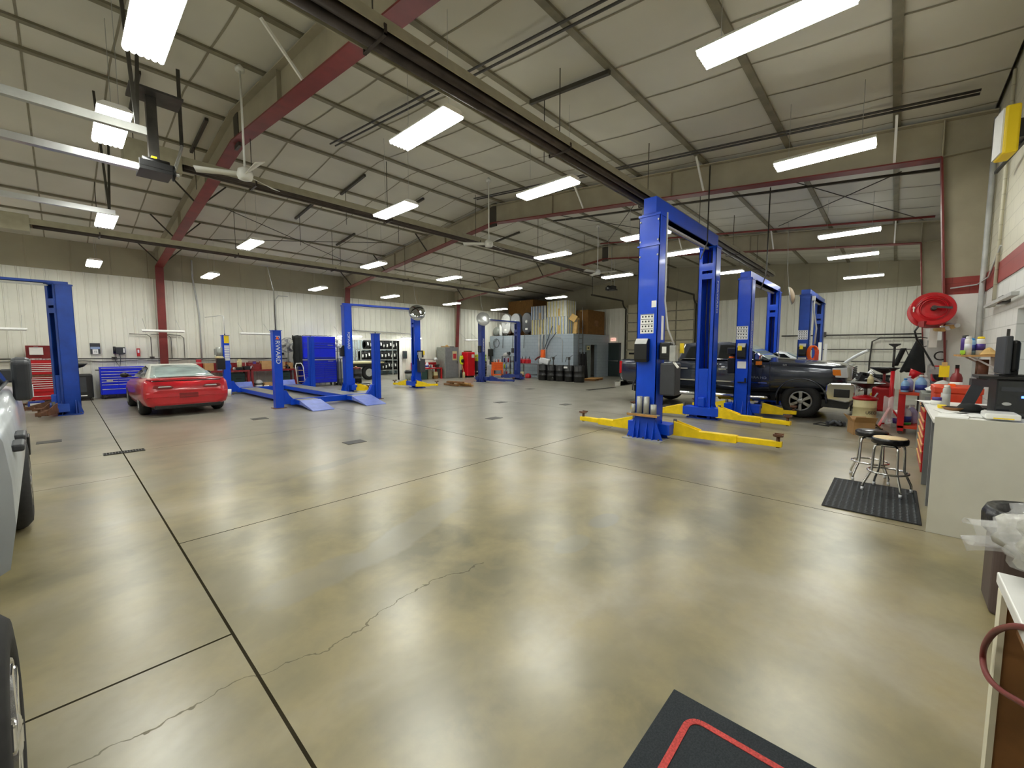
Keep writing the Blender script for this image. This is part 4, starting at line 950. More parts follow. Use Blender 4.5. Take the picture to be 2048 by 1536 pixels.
for k in range(5): a = 2*PI*k/5; m.bar((0,0,.1), (.28*math.cos(a), .28*math.sin(a), .05), .04, .03)
m.build('base', 'black', t)
t = thing('parts_box', 'small blue box on the floor before the red tool chest', 'box', (-.6, 19.0, 0)); MB().box(-.17, -.1, 0, .17, .1, .17).build('carton', 'label_blue', t, bevel=.005); MB().box(-.12, -.102, .04, .1, -.1, .12).build('label', 'white', t)
t = tag(MB().grid(lambda u, v: (-.2+.38*(u-.5), 19.2+.25*(v-.5), .004+.15*math.sin(PI*u)*math.sin(PI*v)*(.7+.3*math.sin(9*u))), 10, 8).build('white_bag', 'paper', solid=.004), 'crumpled white bag on the floor beside the small blue box', 'bag')
t = thing('waste_drainer', 'black boxy oil drainer with a raised pan between the lift post and blue cabinet', 'oil drainer', (.42, 20.3, 0))
MB().box(-.26, -.2, .06, .26, .3, .9).build('tank', 'black', t, bevel=.05); MB().box(-.1, -.21, .3, .1, -.2, .8).build('front_recess', 'dgrey', t); MB().box(-.08, -.212, .16, .1, -.2, .19).build('label', 'paper', t)
MB().cyl((-.15, 0, .9), (-.15, 0, 1.1), .03, 8).build('riser', 'iron', t); MB().lathe([(.03, 1.08), (.2, 1.15), (.3, 1.26), (.29, 1.26), (.18, 1.17), (.001, 1.12)], 24, (-.12, 0, 0)).build('drain_pan', 'black', t)
for x in (-.2, .22): MB().cyl((x-.02, -.15, .06), (x+.02, -.15, .06), .06, 12).build('caster', 'iron', t)
bc = cabinet('tool_cabinet', 'wide blue rolling tool cabinet left of the red car', 'tool cabinet', (.86, 20.2, 0), 0, 1.5, .55, .15, 1.12,
             [(.16, .36, []), (.36, .52, [.3]), (.52, .62, [.3, .62]), (.62, .7, [.3, .62]), (.7, .78, [.38, .62]), (.78, .88, []), (.88, .98, []), (.98, 1.1, [])], 'tool_blue', 'lgrey')
MB().box(.16, -.006, .62, .32, 0, .69).build('badge', 'alu', bc)
MB().box(-.09, .1, 1.0, 0, .45, 1.03).build('side_tray', 'dgrey', bc)
def wallitem(name, lab, cat, x, z, y=20.93): return thing(name, lab, cat, (x, y, z))
t = wallitem('wall_calendar', 'calendar on the wall above the blue rolling cabinet', 'calendar', .83, 1.77); MB().box(-.13, -.005, -.19, .13, .01, .19).build('backing', 'dgrey', t); MB().box(-.12, -.008, -.02, .12, -.004, .06).build('picture_strip', 'wrap_blue', t); MB().box(-.07, -.012, -.2, .07, -.005, -.03).build('date_pad', 'paper', t)
text('15', 'lettering', .09, 'dgrey', t, (0, -.014, -.115), (PI/2, 0, 0))
t = wallitem('wall_phone', 'dark wall telephone with cord above the blue cabinet', 'telephone', 1.45, 1.7); MB().box(-.1, -.1, -.13, .16, 0, .12).build('body', 'dgrey', t, bevel=.015); MB().cyl((-.13, -.06, -.12), (-.13, -.06, .14), .04, 12).build('handset', 'black', t); MB().box(.1, -.11, -.08, .14, -.1, .08).build('label', 'paper', t)
MB().tube([(-.1, -.05, -.13), (-.12, -.05, -.4), (-.02, -.04, -.6), (.02, -.03, -.3), (.0, -.03, -.13)], .012, 6).build('cord', 'dgrey', t)
t = wallitem('alarm_plate', 'small red plate on the ribbed wall left of the red column', 'plate', 1.97, 1.63); MB().box(-.05, -.03, -.15, .05, 0, .15).build('box', 'red', t, bevel=.006); MB().box(-.025, -.034, -.02, .025, -.03, .1).build('label', 'paper', t)
pipe('wall_conduit', 'thin conduit running along the ribbed wall behind the tool cabinets', 'conduit', [(-4, 20.9, 1.43), (0, 20.9, 1.42), (3.2, 20.9, 1.38), (7.2, 20.9, 1.34)], .02, 'iron')
pipe('wall_conduit', 'second thin air line just below the conduit behind the tool cabinets', 'air line', [(-4, 20.9, 1.33)]+[(x*.5, 20.9, 1.32+.03*math.sin(x*2)) for x in range(-6, 15)], .012, 'iron')
pipe('wall_conduit', 'grey conduit over the opening to the tyre store turning down by the bench', 'conduit', [(10.4, 20.9, 2.75), (12.2, 20.9, 2.72), (13.9, 20.9, 2.66), (14.15, 20.9, 2.5), (14.15, 20.9, 1.3)], .025, 'galv')
for k, (x, lab) in enumerate(((1.3, 'left of the telephone'), (2.35, 'beside the red column'), (6.6, 'behind the lettered lift post'), (6.95, 'right of the lettered lift post'))):
    t = thing('outlet_box', 'small electrical outlet box on the ribbed wall %s' % lab, 'outlet', (x, 20.93, 1.42 if k < 2 else (1.9, 1.55)[k-2]), 0, 'wall outlet boxes'); MB().box(-.07, -.06, -.05, .07, 0, .05).build('box', 'iron', t, bevel=.006); MB().box(-.03, -.065, -.03, .03, -.06, .03).build('socket', 'black', t)
pipe('wall_conduit', 'white vertical pipe on the ribbed wall left of the blue drive-on lift', 'pipe', [(3.9, 20.9, 1.3), (3.9, 20.9, 3.2), (3.75, 20.9, 4.6), (3.75, 20.9, 5.3)], .03, 'lgrey')
pipe('wall_conduit', 'thin vertical conduit on the ribbed wall behind the lettered lift post', 'conduit', [(6.75, 20.9, 1.4), (6.75, 20.9, 4.0), (6.9, 20.9, 4.2), (7.3, 20.9, 4.2)], .02, 'lgrey')
for x, lab in ((2.35, 'left of the red column'), (2.95, 'right of the red column'), (3.35, 'behind the red car roof')):
    pipe('air_drop', 'thin grey air drop on the ribbed wall %s' % lab, 'air line', [(x, 20.9, 1.4), (x, 20.9, 2.2), (x-.1, 20.9, 2.3), (x-.6, 20.9, 2.32)], .012, 'iron', 'air drops')
# workbenches
def bench(lab, x, y, W, D, h, m='red_dark', splash=.3):
    t = thing('workbench', lab, 'workbench', (x, y, 0))
    MB().box(0, 0, h-.07, W, D, h-.003).build('top', m, t, bevel=.004); MB().box(0, D-.03, h, W, D, h+splash).build('backboard', m, t)
    for xx in (0, W-.09):
        for yy in (.02, D-.11): MB().box(xx, yy, 0, xx+.09, yy+.09, h-.07).build('leg', m, t)
    MB().box(.05, D-.1, .2, W-.05, D-.06, .28).build('rear_rail', m, t)
    return t
bench('left red steel workbench behind the red car', 3.2, 20.05, 2.18, .7, .88)
bench('right red steel workbench left of the tall blue tool chest', 5.42, 20.05, 1.82, .7, .88)
bench('short red workbench right of the opening to the tyre store', 13.8, 20.1, 1.8, .65, .68, 'red')
for x, y, w, lab in ((4.75, 20.25, .5, 'under the left red workbench'), (6.62, 20.25, .42, 'under the right red workbench')):
    t = thing('under_cabinet', 'dark green cabinet %s' % lab, 'cabinet', (x, y, 0), 0, 'dark green cabinets'); MB().box(0, .02, .002, w, .36, .76).build('body', 'green_dark', t, bevel=.006); d = MB().box(.02, 0, .1, w-.02, .025, .6).build('door', 'green_dark', t, bevel=.004); MB().box(w*.3, -.015, .5, w*.7, .0, .53).build('handle', 'black', d); MB().box(.02, 0, .62, w-.02, .025, .74).build('drawer', 'green_dark', t, bevel=.004)
carton('brown carton at the left end of the left red workbench', (4.0, 20.35, .88), .3, .3, .3)
carton('large brown carton on the right red workbench', (6.1, 20.4, .88), .42, .35, .36)
carton('brown carton right of the lettered lift post on the red workbench', (6.75, 20.4, .88), .2, .3, .32); carton('second brown carton at the right end of the red workbench', (7.04, 20.28, .88), .2, .26, .27)
carton('printed carton on the floor under the right red workbench', (6.1, 20.2, 0), .36, .35, .3, mark=True)
jug('pale blue jug left of the dark oil tank on the red workbench', (4.36, 20.3, .88), 'jug_blue', 'white')
t = thing('cleaner_bag', 'bright blue bag behind the yellow-topped lift post on the workbench', 'bag', (4.72, 20.4, .88)); MB().sphere((0,0,.15), .08, .08, .15).build('bag', 'blue_cap', t)
for x, lab, m in ((4.85, 'nearer the blue bag', 'lgrey'), (4.93, 'beside the khaki bottle', 'white')): bottle('small pale can on the red workbench %s' % lab, (x, 20.25, .88), m, 'white', .04, .12, name='can')
bottle('tall khaki bottle on the left red workbench', (5.08, 20.35, .88), 'cream', 'cream', .09, .46, name='bottle', cat='bottle')
for x, w, h, lab in ((5.02, .22, .12, 'under the khaki bottle'), (5.3, .2, .16, 'beside the chrome part')):
    t = tag(MB().prism([(-w/2, 0), (w/2, 0), (w/2+.02, h), (-w/2-.02, h)], -.12, .12, 'y').build('parts_bin', 'black', loc=(x, 20.22, .881), bevel=.006), 'open black parts bin on the red workbench %s' % lab, 'bin', 'black parts bins')
t = thing('brake_caliper', 'chrome part lying at the join of the two red workbenches', 'car part', (5.42, 20.25, .88)); MB().sphere((0,0,.07), .1, .07, .07).tube([(0,0,.08), (.1,0,.16), (.16,.02,.08)], .02, 8).build('casting', 'alu', t)
t = thing('tool_tote', 'dark red tool tote on the right red workbench', 'tote', (5.65, 20.42, .88)); MB().box(-.25, -.12, 0, .25, .12, .24).build('tray', 'red_dark', t, bevel=.01); MB().tube([(-.25, 0, .2), (-.2, 0, .36), (.2, 0, .36), (.25, 0, .2)], .012, 6).build('handle', 'red_dark', t); MB().box(-.05, -.05, .24, .06, .05, .34).build('purple_pack', 'purple', t)
bottle('white cup with blue band on the right red workbench', (6.62, 20.2, .88), 'white', 'white', .05, .14, band='label_blue', name='cup', cat='cup')
t = thing('vise', 'small vise at the right end of the right red workbench', 'vise', (6.95, 20.2, .88)); MB().box(-.06, -.05, 0, .06, .05, .1).box(-.1, -.04, .1, .1, .04, .17).cyl((-.2, 0, .12), (-.1, 0, .12), .015, 8).build('casting', 'iron', t)
t = thing('shop_vacuum', 'small white and black shop vacuum under the red workbenches', 'vacuum', (5.74, 20.25, 0)); MB().lathe([(.14, .03), (.15, .2), (.15, .24)], 20).build('tank', 'white', t); MB().lathe([(.155, .24), (.155, .3), (.13, .38), (.06, .43), (.001, .44)], 20).build('head', 'lgrey', t); MB().lathe([(.16, .23), (.16, .28)], 20).build('band', 'black', t)
t = tag(MB().lathe([(.001, 0), (.1, 0), (.12, .26), (.115, .26), (.1, .02), (.001, .02)], 18).build('bucket', 'white', loc=(4.1, 18.1, 0)), 'small white bucket between the red car and the yellow-topped lift post', 'bucket')
t = tag(MB().lathe([(.001, 0), (.09, 0), (.1, .2), (.095, .2), (.085, .02), (.001, .02)], 18).build('bucket', 'white', loc=(5.97, 20.02, 0)), 'small white bucket beside the shop vacuum under the bench', 'bucket')
t = thing('red_box', 'small red box on the wall side of the workbench behind the red car', 'box', (3.72, 20.55, .88)); MB().box(-.1, -.08, 0, .1, .08, .3).build('case', 'red', t, bevel=.01); MB().box(-.08, -.082, .34, .08, .05, .46).build('label_card', 'label_red', t)
def round_fan(lab, loc, r, ang, pole, m='grey'):
    t = thing('pedestal_fan', lab, 'fan', loc, ang)
    f = MB()
    for k in range(6): rr = r*(1-k*.15); f.tube([(rr*math.cos(a), -.08+.02*k*.5, rr*math.sin(a)) for a in [2*PI*j/28 for j in range(28)]], .006, 5, True)
    f.tube([(r*math.cos(a), .1, r*math.sin(a)) for a in [2*PI*j/28 for j in range(28)]], .012, 6, True)
    for k in range(14): a = 2*PI*k/14; f.bar((.08*math.cos(a), -.06, .08*math.sin(a)), (r*math.cos(a), -.08, r*math.sin(a)), .006, .006); f.bar((r*math.cos(a), -.08, r*math.sin(a)), (r*math.cos(a), .1, r*math.sin(a)), .006, .006)
    f.build('cage', m, t)
    R = Matrix.Rotation(PI/2, 3, 'X')
    MB().lathe([(.001, -.15), (.1, -.15), (.12, 0), (.1, .08), (.001, .08)], 18, (0, .05, 0), R).build('motor', 'lgrey', t)
    b = MB()
    for k in range(4):
        a = PI*k/2+.3
        b.add([(.06*math.cos(a), .0, .06*math.sin(a)), (r*.9*math.cos(a-.35), -.03, r*.9*math.sin(a-.35)), (r*.92*math.cos(a+.3), .03, r*.92*math.sin(a+.3))], [(0,1,2)])
    b.build('blades', 'alu', t, solid=.004)
    MB().cyl((0, .1, -pole), (0, .1, .0), .03, 10).lathe([(.001, 0), (.1 if pole < 1.5 else .22, 0), (.1 if pole < 1.5 else .22, .03), (.04, .05)], 24, (0, .1, -pole)).build('stand', 'tank', t)
    return t
round_fan('grey round shop fan on a stand left of the tall blue tool chest', (7.1, 20.52, 1.95), .33, -.05, 1.07)
round_fan('grey round shop fan half hidden behind the left post of the lift by the opening', (9.44, 20.55, 1.95), .32, -.1, 1.95)
# tall blue chest
bl = cabinet('tool_chest', 'tall bright blue tool chest behind the drive-on lift', 'tool chest', (7.5, 19.95, 0), 0, 1.56, .6, .17, 1.25,
        [(.2, .36, [.33]), (.36, .5, [.33, .62]), (.5, .6, [.33, .62]), (.6, .7, [.33, .62]), (.7, .8, [.33, .62]), (.8, .9, [.33, .62]), (.9, 1.0, [.33]), (1.0, 1.1, [.33]), (1.1, 1.23, [.33])], 'tool_blue', 'label_blue')
MB().box(-.01, -.01, 1.25, 1.57, .6, 1.29).build('steel_top', 'alu', bl)
MB().box(.02, .03, 1.29, 1.54, .58, 2.36).build('hutch', 'tool_blue', bl, bevel=.01)
for z0, z1 in ((1.36, 1.8), (1.82, 1.92), (1.94, 2.02), (2.04, 2.34)): d = MB().box(.06, .0, z0, 1.5, .035, z1).build('hutch_door', 'tool_blue', bl, bevel=.004); MB().box(.06, -.01, z0, 1.5, .002, z0+.02).build('handle', 'label_blue', d)
MB().box(1.15, -.008, 1.93, 1.4, .0, 1.97).box(1.15, -.008, 1.18, 1.4, 0, 1.21).build('badge', 'alu', bl)
t = tag(MB().grid(lambda u, v: (7.42-.28*math.sin(PI*u*.9)-.02*math.sin(20*v), 19.98+.25*u, .95+1.42*(1-v)+.03*math.sin(12*u)), 10, 14).grid(lambda u, v: (7.18+.29*u, 19.96+.03*math.sin(14*u), 1.0+1.38*(1-v)), 6, 10).build('black_coat', 'overalls', solid=.02), 'black coat hanging from the left side of the tall blue tool chest', 'coat')
t = thing('cable_tangle', 'thin dark cables lying along the top of the tall blue tool chest', 'cables', (7.55, 20.1, 2.37)); MB().tube([(x*.1, .05*math.sin(x*2.1), .012+.03*abs(math.sin(x*1.3))) for x in range(15)], .012, 6).build('cable', 'black', t)
t = thing('hand_truck', 'white hand truck leaning by the right red workbench', 'hand truck', (7.28, 19.58, 0)); MB().tube([(-.16, .0, .08), (-.16, .25, 1.0), (-.1, .3, 1.12), (.1, .3, 1.12), (.16, .25, 1.0), (.16, .0, .08)], .018, 8).build('frame', 'white', t); MB().box(-.2, -.2, 0.02, .2, .0, .035).build('toe_plate', 'alu', t); m = MB()
for z in (.3, .55, .8): m.bar((-.16, .06+.2*(z-.3), z), (.16, .06+.2*(z-.3), z), .03, .02)
m.build('cross_bars', 'kraft', t)
for s in (-1, 1): MB().cyl((s*.2, .08, .1), (s*.25, .08, .1), .1, 16).build('wheel', 'rubber', t)
t = thing('gas_cylinder', 'grey gas bottle cart right of the tall blue tool chest', 'gas bottle', (9.3, 20.18, 0)); MB().lathe([(.001, .1), (.13, .1), (.14, .14), (.14, 1.1), (.11, 1.2), (.05, 1.25), (.001, 1.25)], 20).build('cylinder', 'tank', t); MB().box(-.2, -.2, 0, .2, .2, .1).build('trolley', 'black', t)
jug('white jug on a shelf right of the tall blue tool chest', (9.2, 19.75, 1.32), 'jug_white', 'white', None, 1.15)
t = tag(MB().box(9.08, 19.6, 1.28, 9.4, 19.95, 1.31).box(9.1, 19.9, 0, 9.13, 19.93, 1.28).box(9.36, 19.9, 0, 9.39, 19.93, 1.28).box(9.1, 19.62, 0, 9.13, 19.65, 1.28).box(9.36, 19.62, 0, 9.39, 19.65, 1.28).box(9.08, 19.6, .3, 9.4, 19.95, .32).build('side_stand', 'dgrey'), 'narrow dark stand under the white jug by the blue chest', 'stand')
drum('black oil drum with a red top before the tyre store opening', (10.05, 19.9, .06), 'black', 'red_dark', .23, .72)
t = tag(MB().box(9.6, 19.55, 0, 10.6, 20.2, .05).build('spill_pallet', 'dgrey', bevel=.01), 'low dark spill pallet under the black and red oil drum', 'pallet')
t = thing('red_funnel', 'red funnel tray on the black drum before the opening', 'funnel', (10.05, 19.9, .79)); MB().lathe([(.03, 0), (.2, .06), (.19, .065), (.02, .01)], 20).build('bowl', 'red_dark', t); MB().sphere((-.04, 0, .08), .06, .05, .04).build('rag', 'kraft', t)
# tyre store
def rack(x0, x1, y, lab):
    t = thing('tyre_rack', lab, 'rack', (x0, y, 0)); W = x1-x0
    for x in (0, W*.5, W):
        for yy in (-.38, .38): MB().box(x-.03, yy-.03, 0, x+.03, yy+.03, 2.6).build('upright', 'galv', t)
    for z in (.35, 1.08, 1.8):
        for yy in (-.22, .22): MB().box(0, yy-.03, z-.06, W, yy+.03, z).build('beam', 'galv', t)
    return t
rack(13.45, 18.2, 26.4, 'grey steel tyre rack inside the store beyond the opening')
def tyre(lab, x, y, z, r, w):
    t = thing('tyre', lab, 'tyre', (x, y, z+r), 0, 'tyres on the store rack'); R = Matrix.Rotation(PI/2, 3, 'Y')
    MB().lathe([(r*.6, -w*.4), (r*.8, -w/2), (r*.96, -w*.46), (r, -w*.3), (r, w*.3), (r*.96, w*.46), (r*.8, w/2), (r*.6, w*.4), (r*.6, -w*.4)], 24, (0,0,0), R).build('casing', 'rubber', t)
    a = random.uniform(-.25, .25); y0 = -math.cos(a)*r; l = MB()
    l.add([(-w*.2, -math.cos(b)*(r+.004), math.sin(b)*(r+.004)) for b in (a-.3, a-.1, a+.1, a+.3)]+[(w*.2, -math.cos(b)*(r+.004), math.sin(b)*(r+.004)) for b in (a-.3, a-.1, a+.1, a+.3)], [(0,1,5,4), (1,2,6,5), (2,3,7,6)])
    l.build('paper_label', 'paper', t, solid=.003)
for row, z, x, nm in ((0, 1.8, 13.9, 'top'), (1, 1.08, 13.5, 'middle'), (2, .35, 14.0, 'bottom')):
    k = 0
    while x < 17.0 and k < 13:
        w = random.uniform(.2, .26); r = random.uniform(.31, .345); x += w/2+.012
        tyre('black tyre with white label, %s from the left on the %s rack shelf' % (['first', 'second', 'third', 'fourth', 'fifth', 'sixth', 'seventh', 'eighth', 'ninth', 'tenth', 'eleventh', 'twelfth', 'thirteenth'][k], nm), x, 26.4, z-.048, r, w); x += w/2; k += 1
t = thing('flatbed_trailer', 'dark flatbed trailer with pale deck parked inside the store', 'trailer', (9.55, 23.4, 0))
MB().box(0, -1.0, .95, 3.5, 1.0, 1.03).build('deck', 'cream', t); MB().box(0, -.98, .78, 3.5, -.88, .95).box(0, .88, .78, 3.5, .98, .95).box(0, -.1, .7, 3.5, .1, .95).box(3.3, -.9, .5, 3.45, .9, .78).build('frame', 'black', t)
for s in (-1, 1): wheel(t, 2.5, 0, .42, .25, 1, 'lgrey', 6, .55, False) if False else None
for y in (-.85, .85):
    R = Matrix.Rotation((-1 if y > 0 else 1)*PI/2, 3, 'X')
    o = MB().lathe([(.23, -.12), (.4, -.12), (.42, -.08), (.42, .08), (.4, .12), (.23, .12), (.23, -.12)], 28, (2.55, y, .42), R).build('wheel', 'tread', t); MB().lathe([(.23, .1), (.1, .08), (.001, .09)], 20, (2.55, y, .42), R).lathe([(.23, -.1), (.001, -.09)], 20, (2.55, y, .42), R).build('rim', 'lgrey', o)
t = thing('ladder_rack', 'pale ladder-like steel frame inside the store left of the tyres', 'frame', (12.2, 26.2, 0))
for x in (0, .75, 1.1): MB().box(x, 0, 0, x+.05, .05, 2.5).build('upright', 'galv', t)
for z in (.9, 1.4, 1.9, 2.3): MB().box(0, 0, z, 1.1, .04, z+.04).build('rung', 'galv', t)
for a, b in (((.75, .02, .9), (1.12, .02, 1.4)), ((.75, .02, 1.4), (1.12, .02, .9))): MB().bar(a, b, .03, .03).build('brace', 'galv', t)
t = thing('hi_vis_strap', 'yellow-green strap bundle hanging beside the left post by the opening', 'strap', (10.35, 21.35, 1.55)); MB().tube([(0, 0, .2), (.1, 0, .05), (.0, 0, -.1), (.14, 0, -.2), (.2, 0, .0), (.06, 0, .12)], .025, 6).build('webbing', 'hi_vis', t)
# right of the opening
t = thing('trash_can', 'grey trash can with a black liner right of the opening', 'trash can', (13.15, 20.0, 0)); MB().lathe([(.001, 0), (.17, 0), (.22, .5), (.21, .5), (.16, .02), (.001, .02)], 20).build('bin', 'tank', t); MB().lathe([(.225, .42), (.23, .52), (.2, .6), (.12, .55), (.001, .5)], 20).build('liner', 'bag_black', t)
t = thing('wall_control', 'small dark control box on the wall right of the opening', 'control box', (13.5, 20.93, 1.45)); MB().box(-.12, -.1, -.22, .12, 0, .22).build('box', 'dgrey', t, bevel=.01); MB().box(-.05, -.104, -.1, .06, -.1, .08).build('panel', 'green_dark', t)
t = thing('tool_box', 'red tool box along the back of the short red workbench', 'tool box', (14.25, 20.45, .68)); MB().box(-.4, -.14, 0, .45, .14, .3).build('box', 'red', t, bevel=.01); MB().tube([(-.15, -.15, .2), (-.12, -.19, .2), (.12, -.19, .2), (.15, -.15, .2)], .012, 6).build('handle', 'alu', t)
jug('white jug with blue label on the short red workbench', (14.55, 20.2, .68), 'jug_white', 'white', 'label_blue', 1.2)
for k, x in enumerate((14.78, 14.86, 14.94)): bottle('%s small can from the white jug on the short red workbench' % ('first', 'second', 'third')[k], (x, 20.25, .68), ('lgrey', 'dgrey', 'white')[k], 'dgrey', .035, .2)
t = thing('bench_paper', 'white paper lying on the short red workbench', 'paper', (14.95, 20.16, .683)); MB().box(-.15, -.05, 0, .15, .05, .004).build('sheet', 'paper', t)
t = thing('bench_vise', 'dark vise at the right end of the short red workbench', 'vise', (15.35, 20.3, .68)); MB().box(-.08, -.08, 0, .08, .08, .1).box(-.14, -.06, .1, .14, .06, .18).cyl((-.24, 0, .14), (-.14, 0, .14), .018, 8).build('casting', 'iron', t, bevel=.01)
t = thing('arm_lamp', 'metal arm work lamp with a bright dome over the short red workbench', 'lamp', (14.5, 20.68, .68)); MB().tube([(0, 0, 0), (0, 0, .55), (-.25, -.1, .72)], .015, 6).tube([(0, 0, .5), (.75, -.15, .48)], .015, 6).build('arm', 'iron', t); MB().lathe([(.16, -.06), (.15, .02), (.09, .1), (.03, .13), (.001, .13)], 20, (.9, -.2, .48)).build('shade', 'alu', t); MB().prism([(-.35, .66), (.02, .82), (.02, .85), (-.37, .69)], -.2, -.02, 'y').build('magnifier_hood', 'dgrey', t)
t = thing('waste_bin', 'dark green waste bin under the short red workbench', 'bin', (14.3, 20.3, 0)); MB().prism([(-.2, 0), (.2, 0), (.24, .55), (-.24, .55)], -.16, .16, 'y').build('bin', 'green_dark', t, bevel=.01); MB().box(-.25, -.17, .53, .25, .17, .56).build('rim', 'green_dark', t)
carton('brown carton under the short red workbench, right of the green bin', (15.2, 20.35, 0), .3, .3, .2, m='carton_brown'); carton('small pale carton stacked under the short red workbench', (15.2, 20.35, .201), .28, .26, .22, m='cream')
t = tag(MB().box(14.62, 20.2, .0, 14.92, 20.6, .55).build('upright_case', 'purlin', bevel=.01), 'tan upright case standing under the short red workbench', 'case')
pipe('floor_hose', 'tan hose drooping from the mirror post to the floor by the green bin', 'hose', [(11.3, 16.1, .9), (11.7, 16.8, .3), (12.3, 17.6, .02), (12.9, 18.2, .02)], .02, 'kraft')
t = thing('steel_locker', 'tall grey steel locker right of the short red workbench', 'locker', (15.75, 20.0, 0)); MB().box(0, .02, 0, 1.05, .85, 1.9).build('body', 'tank', t, bevel=.008); d = MB().box(.03, -.01, .05, 1.02, .02, 1.87).build('door', 'grey', t, bevel=.004); MB().box(.9, -.04, .9, .93, -.01, 1.05).build('handle', 'iron', d); MB().box(.55, -.016, 1.1, .9, -.01, 1.65).build('notice_sheet', 'cream', d); MB().box(.6, -.02, 1.2, .85, -.016, 1.5).build('notice_print', 'label_red', d)
t = thing('parts_tray', 'flat tray of odd parts on top of the grey steel locker', 'tray', (16.1, 20.4, 1.9)); MB().box(-.25, -.15, 0, .2, .15, .06).build('tray', 'cardboard', t); MB().sphere((.1, 0, .08), .1, .08, .07).build('lump', 'kraft', t); MB().box(.35, -.12, 0, .6, .12, .05).build('dark_case', 'dgrey', t)
t = thing('hi_vis_vest', 'yellow-green safety vest hanging at the edge of the grey locker', 'vest', (16.95, 19.9, 1.1)); MB().grid(lambda u, v: (.16*math.sin(2*PI*u)*(.7+.3*math.sin(PI*v)), .08*math.cos(2*PI*u), .26-.52*v+.03*math.sin(10*u)), 14, 10).build('cloth', 'hi_vis', t, solid=.012); MB().tube([(0,0,.24), (0,.05,.32), (.0,.1,.3)], .012, 6).build('hook', 'iron', t)
MB().lathe([(.1, -.05), (.12, .05), (.06, .1), (.001, .1)], 14, (.02, -.04, -.05), Matrix.Rotation(PI/2, 3, 'X')).build('dark_lining', 'black', t)
t = thing('canister', 'small black and cream canister on the floor beside the tall red cabinet', 'canister', (16.95, 19.7, 0)); MB().lathe([(.001, 0), (.08, 0), (.08, .3), (.05, .36), (.001, .38)], 16).build('body', 'cream', t); MB().cyl((-.14, .1, 0), (-.14, .1, .5), .07, 12).build('black_bottle', 'black', t)
MB().tube([(0,0,.36), (.0,.1,.6), (0,.15,.9)], .02, 6).build('hose', 'kraft', t)
t = thing('red_cabinet', 'tall glossy red cabinet with rounded edges and a white sticker', 'cabinet', (17.15, 19.55, 0)); MB().box(0, 0, .1, .62, .6, 1.6).build('cabinet', 'red_bright', t, bevel=.05, seg=4); MB().box(.05, .05, 0, .57, .55, .1).build('plinth', 'black', t); MB().box(.1, .1, 1.6, .45, .5, 1.68).build('top_block', 'wood_dark', t, bevel=.01); MB().box(.33, -.006, 1.25, .55, .0, 1.45).build('sticker', 'paper', t, bevel=.002)
text('4', 'sticker_print', .15, 'red_dark', t, (.44, -.008, 1.35), (PI/2, 0, 0))
gc = cabinet('tool_cart', 'black tool cart with lime green top boxes beside the tall red cabinet', 'tool cart', (17.95, 19.4, 0), 0, .72, .45, .4, 1.02, zr(.42, .56, .68, .78, .88, 1.0), 'dgrey', 'alu')
for z in (1.02, 1.24): o = MB().box(.02, .02, z, .68, .42, z+.2).build('lime_box', 'green_lime', gc, bevel=.02); MB().box(.02, .0, z+.13, .68, .02, z+.16).build('lid_seam', 'green_dark', o)
MB().cyl((.2, .2, 1.44), (.32, .2, 1.44), .05, 10).box(.5, .15, 1.44, .66, .3, 1.54).build('top_clutter', 'purple', gc)
MB().box(.04, .04, .16, .68, .42, .3).build('lower_tray', 'black', gc)
t = thing('timber_scrap', 'low pile of rough brown timber offcuts on the floor in mid hall', 'timber', (12.8, 15.4, 0))
for k, (x, y, a, L, z) in enumerate(((-.1, .3, 1.45, 1.2, .05), (.15, -.2, 1.75, 1.3, .05), (0, .5, 1.2, .9, .14), (.1, -.4, 1.5, 1.0, .14), (-.15, -.1, 1.6, 1.1, .2))): MB().cbox(x, y, z, L, .12, .08, a).build('offcut', 'wood' if k % 2 else 'wood_dark', t, bevel=.01)
# ================================================================ grey block room and its deck
t = thing('hose_coil', 'loop of dark hose hung on the face of the grey block room', 'hose', (20.46, 20.3, 2.2)); MB().tube([(-.02, .28*math.cos(a), .3*math.sin(a)) for a in [2*PI*k/20 for k in range(20)]], .018, 6, True).tube([(-.03, .1, -.28), (-.03, .3, -.5), (-.03, .6, -.3), (-.03, .7, .1)], .016, 6).tube([(-.03, .1, -.25), (-.03, .2, .1), (-.03, -.1, .28)], .016, 6).build('hose', 'dgrey', t)
t = thing('wall_monitor', 'small black screen on a post against the grey block room', 'monitor', (20.3, 20.75, 1.55)); MB().box(-.03, -.24, -.25, .05, .24, .25).build('screen', 'black', t, bevel=.015); MB().box(0, -.06, -.6, .05, .06, -.25).build('stem', 'black', t); MB().box(-.15, -.5, -.65, .12, .4, -.6).build('shelf', 'dgrey', t); MB().box(-.1, -.3, -1.55, .1, .3, -.65).build('cabinet', 'dgrey', t)
oc = thing('tool_cart', 'orange tool cart with four drawers before the grey block room', 'tool cart', (18.75, 18.55, 0), -.55)
MB().box(-.32, -.22, .45, .32, .22, .9).build('drawer_case', 'orange', oc, bevel=.008)
for k in range(4): d = MB().box(-.3, -.235, .47+k*.105, .3, -.21, .565+k*.105).build('drawer', 'orange', oc, bevel=.003); MB().box(-.28, -.245, .545+k*.105, .28, -.233, .558+k*.105).build('handle', 'orange_red', d)
MB().box(-.34, -.24, .9, .34, .24, .95).box(-.34, -.24, .14, .34, .24, .2).build('tray', 'orange', oc, bevel=.004)
for x in (-.31, .31):
    for y in (-.2, .2): MB().box(x-.025, y-.025, .1, x+.025, y+.025, .5).build('leg', 'orange', oc); MB().cyl((x-.015, y, .05), (x+.015, y, .05), .05, 12).build('caster', 'iron', oc)
